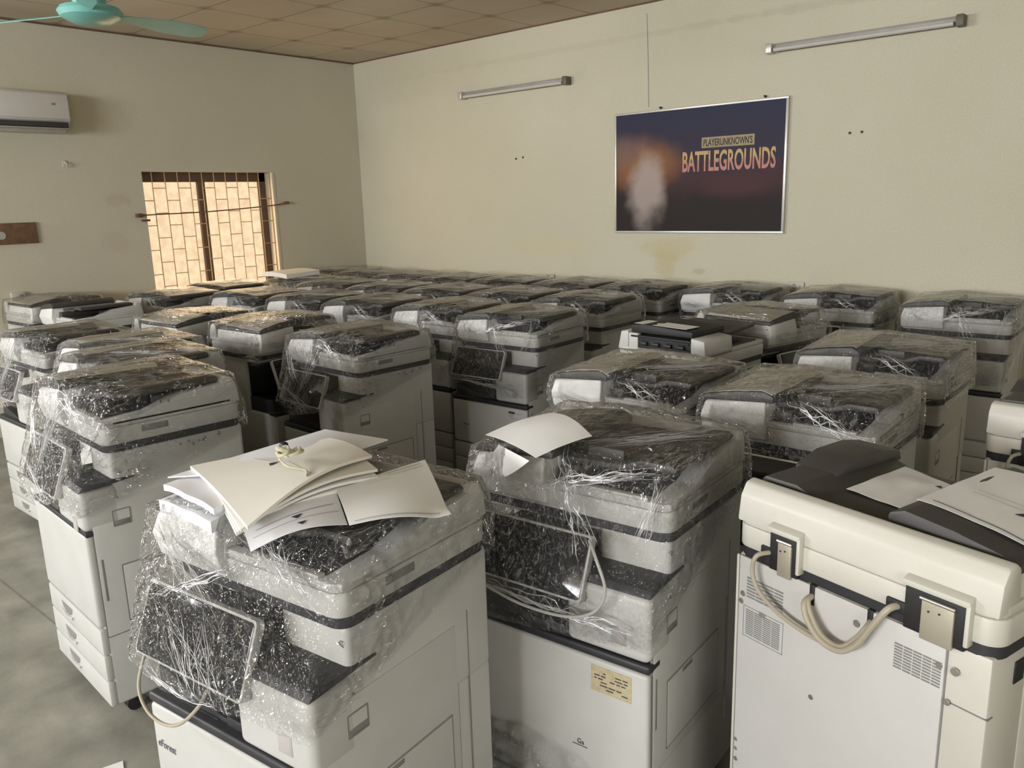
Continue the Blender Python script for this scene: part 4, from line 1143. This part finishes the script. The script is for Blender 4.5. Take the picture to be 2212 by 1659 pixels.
CR = [([(-1.7462, .8805, 1.090), (-1.4028, .7602, 1.078), (-1.3452, 1.0777, 1.100), (-1.6307, 1.1666, 1.110)], .008, 'lowest of the four curled cream paper layers'),
      ([(-1.7574, .8790, 1.099), (-1.3880, .7575, 1.085), (-1.3640, 1.0920, 1.108), (-1.6290, 1.1640, 1.118)], .006, 'second from below of the four curled cream paper layers'),
      ([(-1.7674, .8763, 1.107), (-1.3744, .7549, 1.093), (-1.3814, 1.1052, 1.118), (-1.6275, 1.1613, 1.126)], .006, 'third from below of the four curled cream paper layers'),
      ([(-1.7629, .8599, 1.117), (-1.3525, .7577, 1.104), (-1.4335, 1.1323, 1.134), (-1.6167, 1.1494, 1.140)], .007, 'topmost of the curled cream paper layers, under the tied cord')]
for k, (P, th, lb) in enumerate(CR):
    mk = [('tri', [(.44, .40), (.50, .38), (.475, .46)], 1), ('line', .10, .36, .42, .44, .004, 2), ('line', .10, .40, .40, .47, .002, 2), ('line', .55, .50, .97, .50, .002, 2)] if k == 3 else ()
    sheet('paper_stack', P, lb, 'paper stack', 'creampaper' if k != 1 else 'paper', n=20, th=th, group=LM, marks=mk,
          bulge=lambda u, v, k=k: (.020+.002*k)*math.sin(PI*v)*(u**1.5) + .010*math.sin(PI*u)*(1-v) + .008*math.sin(PI*u)*v)
sheet('paper_sheet', [(-1.383, .764, 1.094), (-1.322, .742, 1.066), (-1.228, .899, 1.092), (-1.395, .995, 1.106)],
      'white sheet with two printed arrow marks hanging below the cream paper layers', mat='bluepaper', group=LM,
      bulge=lambda u, v: .016*math.sin(PI*v)*(.3+.7*u),
      marks=[('tri', [(.50, .46), (.50, .58), (.62, .52)], 1), ('tri', [(.76, .50), (.76, .60), (.86, .55)], 1), ('line', .40, .10, .45, .92, .010, 2), ('line', .62, .05, .66, .95, .006, 2)])
sheet('paper_sheet', [(-1.383, .987, 1.108), (-1.210, .890, 1.098), (-1.093, 1.050, 1.086), (-1.378, 1.246, 1.104)],
      'single white sheet lying right of the pile on the tray, one corner curled up', mat='paper', group=LM,
      bulge=lambda u, v: .012*math.sin(PI*v)*u + .006*math.sin(PI*u) + .012*max(0, u-.85)/.15*max(0, v-.85)/.15,
      marks=[('line', .06, .50, .06, .93, .004, 2), ('line', .12, .52, .12, .94, .003, 2), ('line', .955, .06, .955, .9, .006, 2), ('line', .20, .30, .20, .55, .002, 2)])

# tied cord lying on the cream paper
c = tag(empty('tied_cord', (-1.515, .968, 1.156)), 'small bundle of cream cord with a navy plug, lying on the curled cream papers', 'cord')
rc_ = random.Random(11)
bm = bmesh.new()
for k in range(7):
    a0 = rc_.uniform(0, PI); tilt = rc_.uniform(-.7, .7); r1, r2 = rc_.uniform(.012, .018), rc_.uniform(.008, .013)
    ox, oy = (.012, .008) if k < 3 else (-.002, -.014)
    pts = []
    for i in range(25):
        t = 2*PI*i/24
        x = r1*math.cos(t); y = r2*math.sin(t)
        pts.append((ox + x*math.cos(a0) - y*math.sin(a0), oy + x*math.sin(a0) + y*math.cos(a0), .012 + .012*math.sin(t + a0)*tilt + .003*k/2))
    tube(bm, pts, .0032, 8)
obj('cord_loops', bm, 'twine', c)
bm = bmesh.new(); tube(bm, [(-.006+.0085*math.cos(i/12*2*PI), -.004, .014+.011*math.sin(i/12*2*PI)) for i in range(13)], .0045, 8); tube(bm, smooth_path([(-.02, .004, .012), (-.006, -.004, .022), (.012, .002, .014)]), .004, 8)
obj('cord_tie', bm, 'twine', c)
bm = bmesh.new(); box(bm, -.036, -.018, -.004, .014, .000, .030, .006, 3); box(bm, -.034, -.020, -.012, -.003, .004, .016, .004); obj('plug', bm, 'navy', c)
bm = bmesh.new(); tube(bm, smooth_path([(.005, -.03, .008), (.05, -.04, .001), (.085, -.02, -.006), (.11, -.035, -.012)]), .0022, 6); obj('loose_end', bm, 'twine', c)

# sheets on the copier with the tan label
sheet('paper_sheet', [(-1.470, 1.5560, 1.075), (-1.2110, 1.4590, 1.084), (-1.1640, 1.6290, 1.106), (-1.395, 1.7500, 1.106)],
      'white sheet lying across the feeder of the copier with the tan label', mat='paper', bulge=lambda u, v: .008*math.sin(PI*v)*(1-.4*u) + .018*math.sin(PI*u)*(.4+.6*v), rough=.001)
R = Matrix.Translation((-1.217, 1.775, 0)) @ Matrix.Rotation(math.radians(4), 4, 'Z')
q = R @ Vector((-.165, -.262, .988)); q2 = R @ Vector((-.200, -.262, .998))
sheet('paper_sheet', [(-1.4579, 1.5595, 1.062), (-1.2348, 1.4610, 1.071), tuple(q), tuple(q2)],
      'white sheet folded down over the front feeder corner of the copier with the tan label', mat='paper', bulge=lambda u, v: -.004*math.sin(PI*v))

# sheets on the bare cream copier
R = Matrix.Translation((-.42, 1.83, 0)) @ Matrix.Rotation(math.radians(164.5), 4, 'Z')
def loc_sheet(R, pts, *a, **k): return sheet('paper_sheet', [tuple(R @ Vector(p)) for p in pts], *a, **k)
loc_sheet(R, [(.130, .100, 1.052), (-.016, .104, 1.047), (-.012, -.106, 1.047), (.136, -.139, 1.052)],
      'printed white test sheet lying in the tray of the bare cream copier', mat='paper', rough=.002,
      marks=[('tri', [(.74, .80), (.80, .86), (.86, .80)], 1), ('line', .15, .80, .70, .86, .003, 2), ('line', .15, .74, .66, .80, .003, 2), ('line', .2, .69, .6, .74, .002, 2)])
loc_sheet(R, [(-.046, .126, 1.086), (-.278, .140, 1.062), (-.285, -.230, 1.062), (-.042, -.190, 1.086)],
      'printed white test sheet lying on the dark feeder cover of the bare cream copier', mat='paper', rough=.002, bulge=lambda u, v: .006*math.sin(PI*u),
      marks=[('line', .10, .06, .95, .03, .004, 1), ('line', .2, .40, .8, .36, .002, 2), ('line', .2, .46, .8, .42, .002, 2), ('tri', [(.62, .28), (.72, .30), (.66, .34)], 1)])
# sheet on the open copier
R = Matrix.Translation((-1.92, 3.585, 0)) @ Matrix.Rotation(math.radians(85), 4, 'Z')
loc_sheet(R, [(-.262, -.11, 1.094), (-.15, -.11, 1.094), (-.15, .188, 1.100), (-.262, .188, 1.100)],
      'pale sheet lying on the unwrapped copier with the black rollers', mat='paper', rough=.001)
# paper pile by the window
sheet('paper_stack', [(-6.50, 4.05, 1.135), (-6.14, 4.06, 1.125), (-6.16, 4.42, 1.135), (-6.50, 4.40, 1.140)],
      'flat warm lit paper pile on a copier at the right end of the barred window', 'paper stack', 'creampaper', th=.038, bulge=lambda u, v: .010*math.sin(PI*u))

# floor bits
sheet('paper_sheet', [(-2.44, .855, .003), (-2.29, .80, .003), (-2.36, .55, .003), (-2.52, .60, .003)],
      'white sheet on the concrete floor at the bottom left, beside the front left copier', mat='paper', rough=.002)
bm = bmesh.new()
n = 26
g = [[None]*(n+1) for _ in range(n+1)]
for i in range(n+1):
    for j in range(n+1):
        u, v = i/n, j/n
        x = -.30 + .52*u; z = .10 + .22*v*(1-.5*abs(u-.45)) + .015*noise.noise(Vector((u*5, v*3, 2)))
        y = -.318 - .05*math.sin(PI*v)*abs(noise.noise(Vector((u*6, v*2, 5)))) - .02*abs(noise.noise(Vector((u*17, v*9, 1))))
        g[i][j] = bm.verts.new((x, y, z))
for i in range(n):
    for j in range(n): bm.faces.new((g[i][j], g[i+1][j], g[i+1][j+1], g[i][j+1]))
o = obj('loose_wrap', bm, 'film2', ROOTS[1], 180); o['label'] = 'loose crumpled film at the foot of the front'

# ------------------------------------------------------------------ light
def area(name, loc, target, sx, sy, power, col):
    l = bpy.data.lights.new(name, 'AREA'); l.shape = 'RECTANGLE'; l.size = sx; l.size_y = sy; l.energy = power; l.color = col
    o = bpy.data.objects.new(name, l); COL.objects.link(o); o.location = loc
    o.rotation_euler = (Vector(target) - Vector(loc)).to_track_quat('-Z', 'Y').to_euler()
    return o
# daylight standing in the open doorway behind the camera; unseen window lamps left and right are added fill
area('daylight_door', ((DOOR[0]+DOOR[1])/2, Y0-.10, 2.35), ((DOOR[0]+DOOR[1])/2+.4, 3, 1.2), DOOR[1]-DOOR[0]-.1, 1.15, 640, (.97, .98, 1.0))
area('added_fill_left', (X0-.16, (ADDED_WIN_LEFT[0]+ADDED_WIN_LEFT[1])/2, 2.5), (-1.5, 2.6, .6), 2.6, .8, 330, (.97, .98, 1.0))
area('added_fill_right', (X1+.16, (ADDED_WIN_RIGHT[0]+ADDED_WIN_RIGHT[1])/2, 1.8), (-4, 1.0, 1.2), 2.5, 1.5, 90, (1.0, .98, .93))
wl = area('daylight_barred_window', (X0-.10, (WIN[0]+WIN[1])/2, 1.32), (0, (WIN[0]+WIN[1])/2, .9), 1.15, 1.25, 14, (1.0, .72, .42))
wd = bpy.data.worlds.new('sky'); sc.world = wd; wd.use_nodes = True
bg = wd.node_tree.nodes['Background']; bg.inputs['Color'].default_value = (.75, .85, 1, 1); bg.inputs['Strength'].default_value = .6

# ------------------------------------------------------------------ camera
def rot(yaw, pitch, roll):
    a, p, r = map(math.radians, (yaw, pitch, roll))
    f = Vector((-math.sin(a)*math.cos(p), math.cos(a)*math.cos(p), -math.sin(p)))
    rt = Vector((math.cos(a), math.sin(a), 0)); dn = f.cross(rt)
    c_, s_ = math.cos(r), math.sin(r)
    return rt*c_ - dn*s_, rt*s_ + dn*c_, f
rt, dn, fw_ = rot(41.304, 12.767, -1.703)
cd = bpy.data.cameras.new('camera'); cd.sensor_width = 36; cd.sensor_fit = 'HORIZONTAL'; cd.lens = 1752.5/2212*36
cd.clip_start = .05
cam = bpy.data.objects.new('camera', cd); COL.objects.link(cam)
mt = Matrix((( rt.x, -dn.x, -fw_.x, 0), (rt.y, -dn.y, -fw_.y, 0), (rt.z, -dn.z, -fw_.z, 1.70), (0, 0, 0, 1)))
cam.matrix_world = mt
sc.camera = cam

vs = sc.view_settings
sc.display_settings.display_device = 'sRGB'
vs.view_transform = 'Standard'; vs.look = 'None'; vs.gamma = 1; vs.use_curve_mapping = False; vs.exposure = -0.07
cy = sc.cycles
cy.transparent_max_bounces = 32; cy.max_bounces = 6; cy.diffuse_bounces = 4; cy.glossy_bounces = 2
cy.use_adaptive_sampling = True; cy.adaptive_threshold = .06; cy.adaptive_min_samples = 16
cy.sample_clamp_indirect = 6; cy.use_denoising = True; cy.caustics_reflective = False; cy.caustics_refractive = False
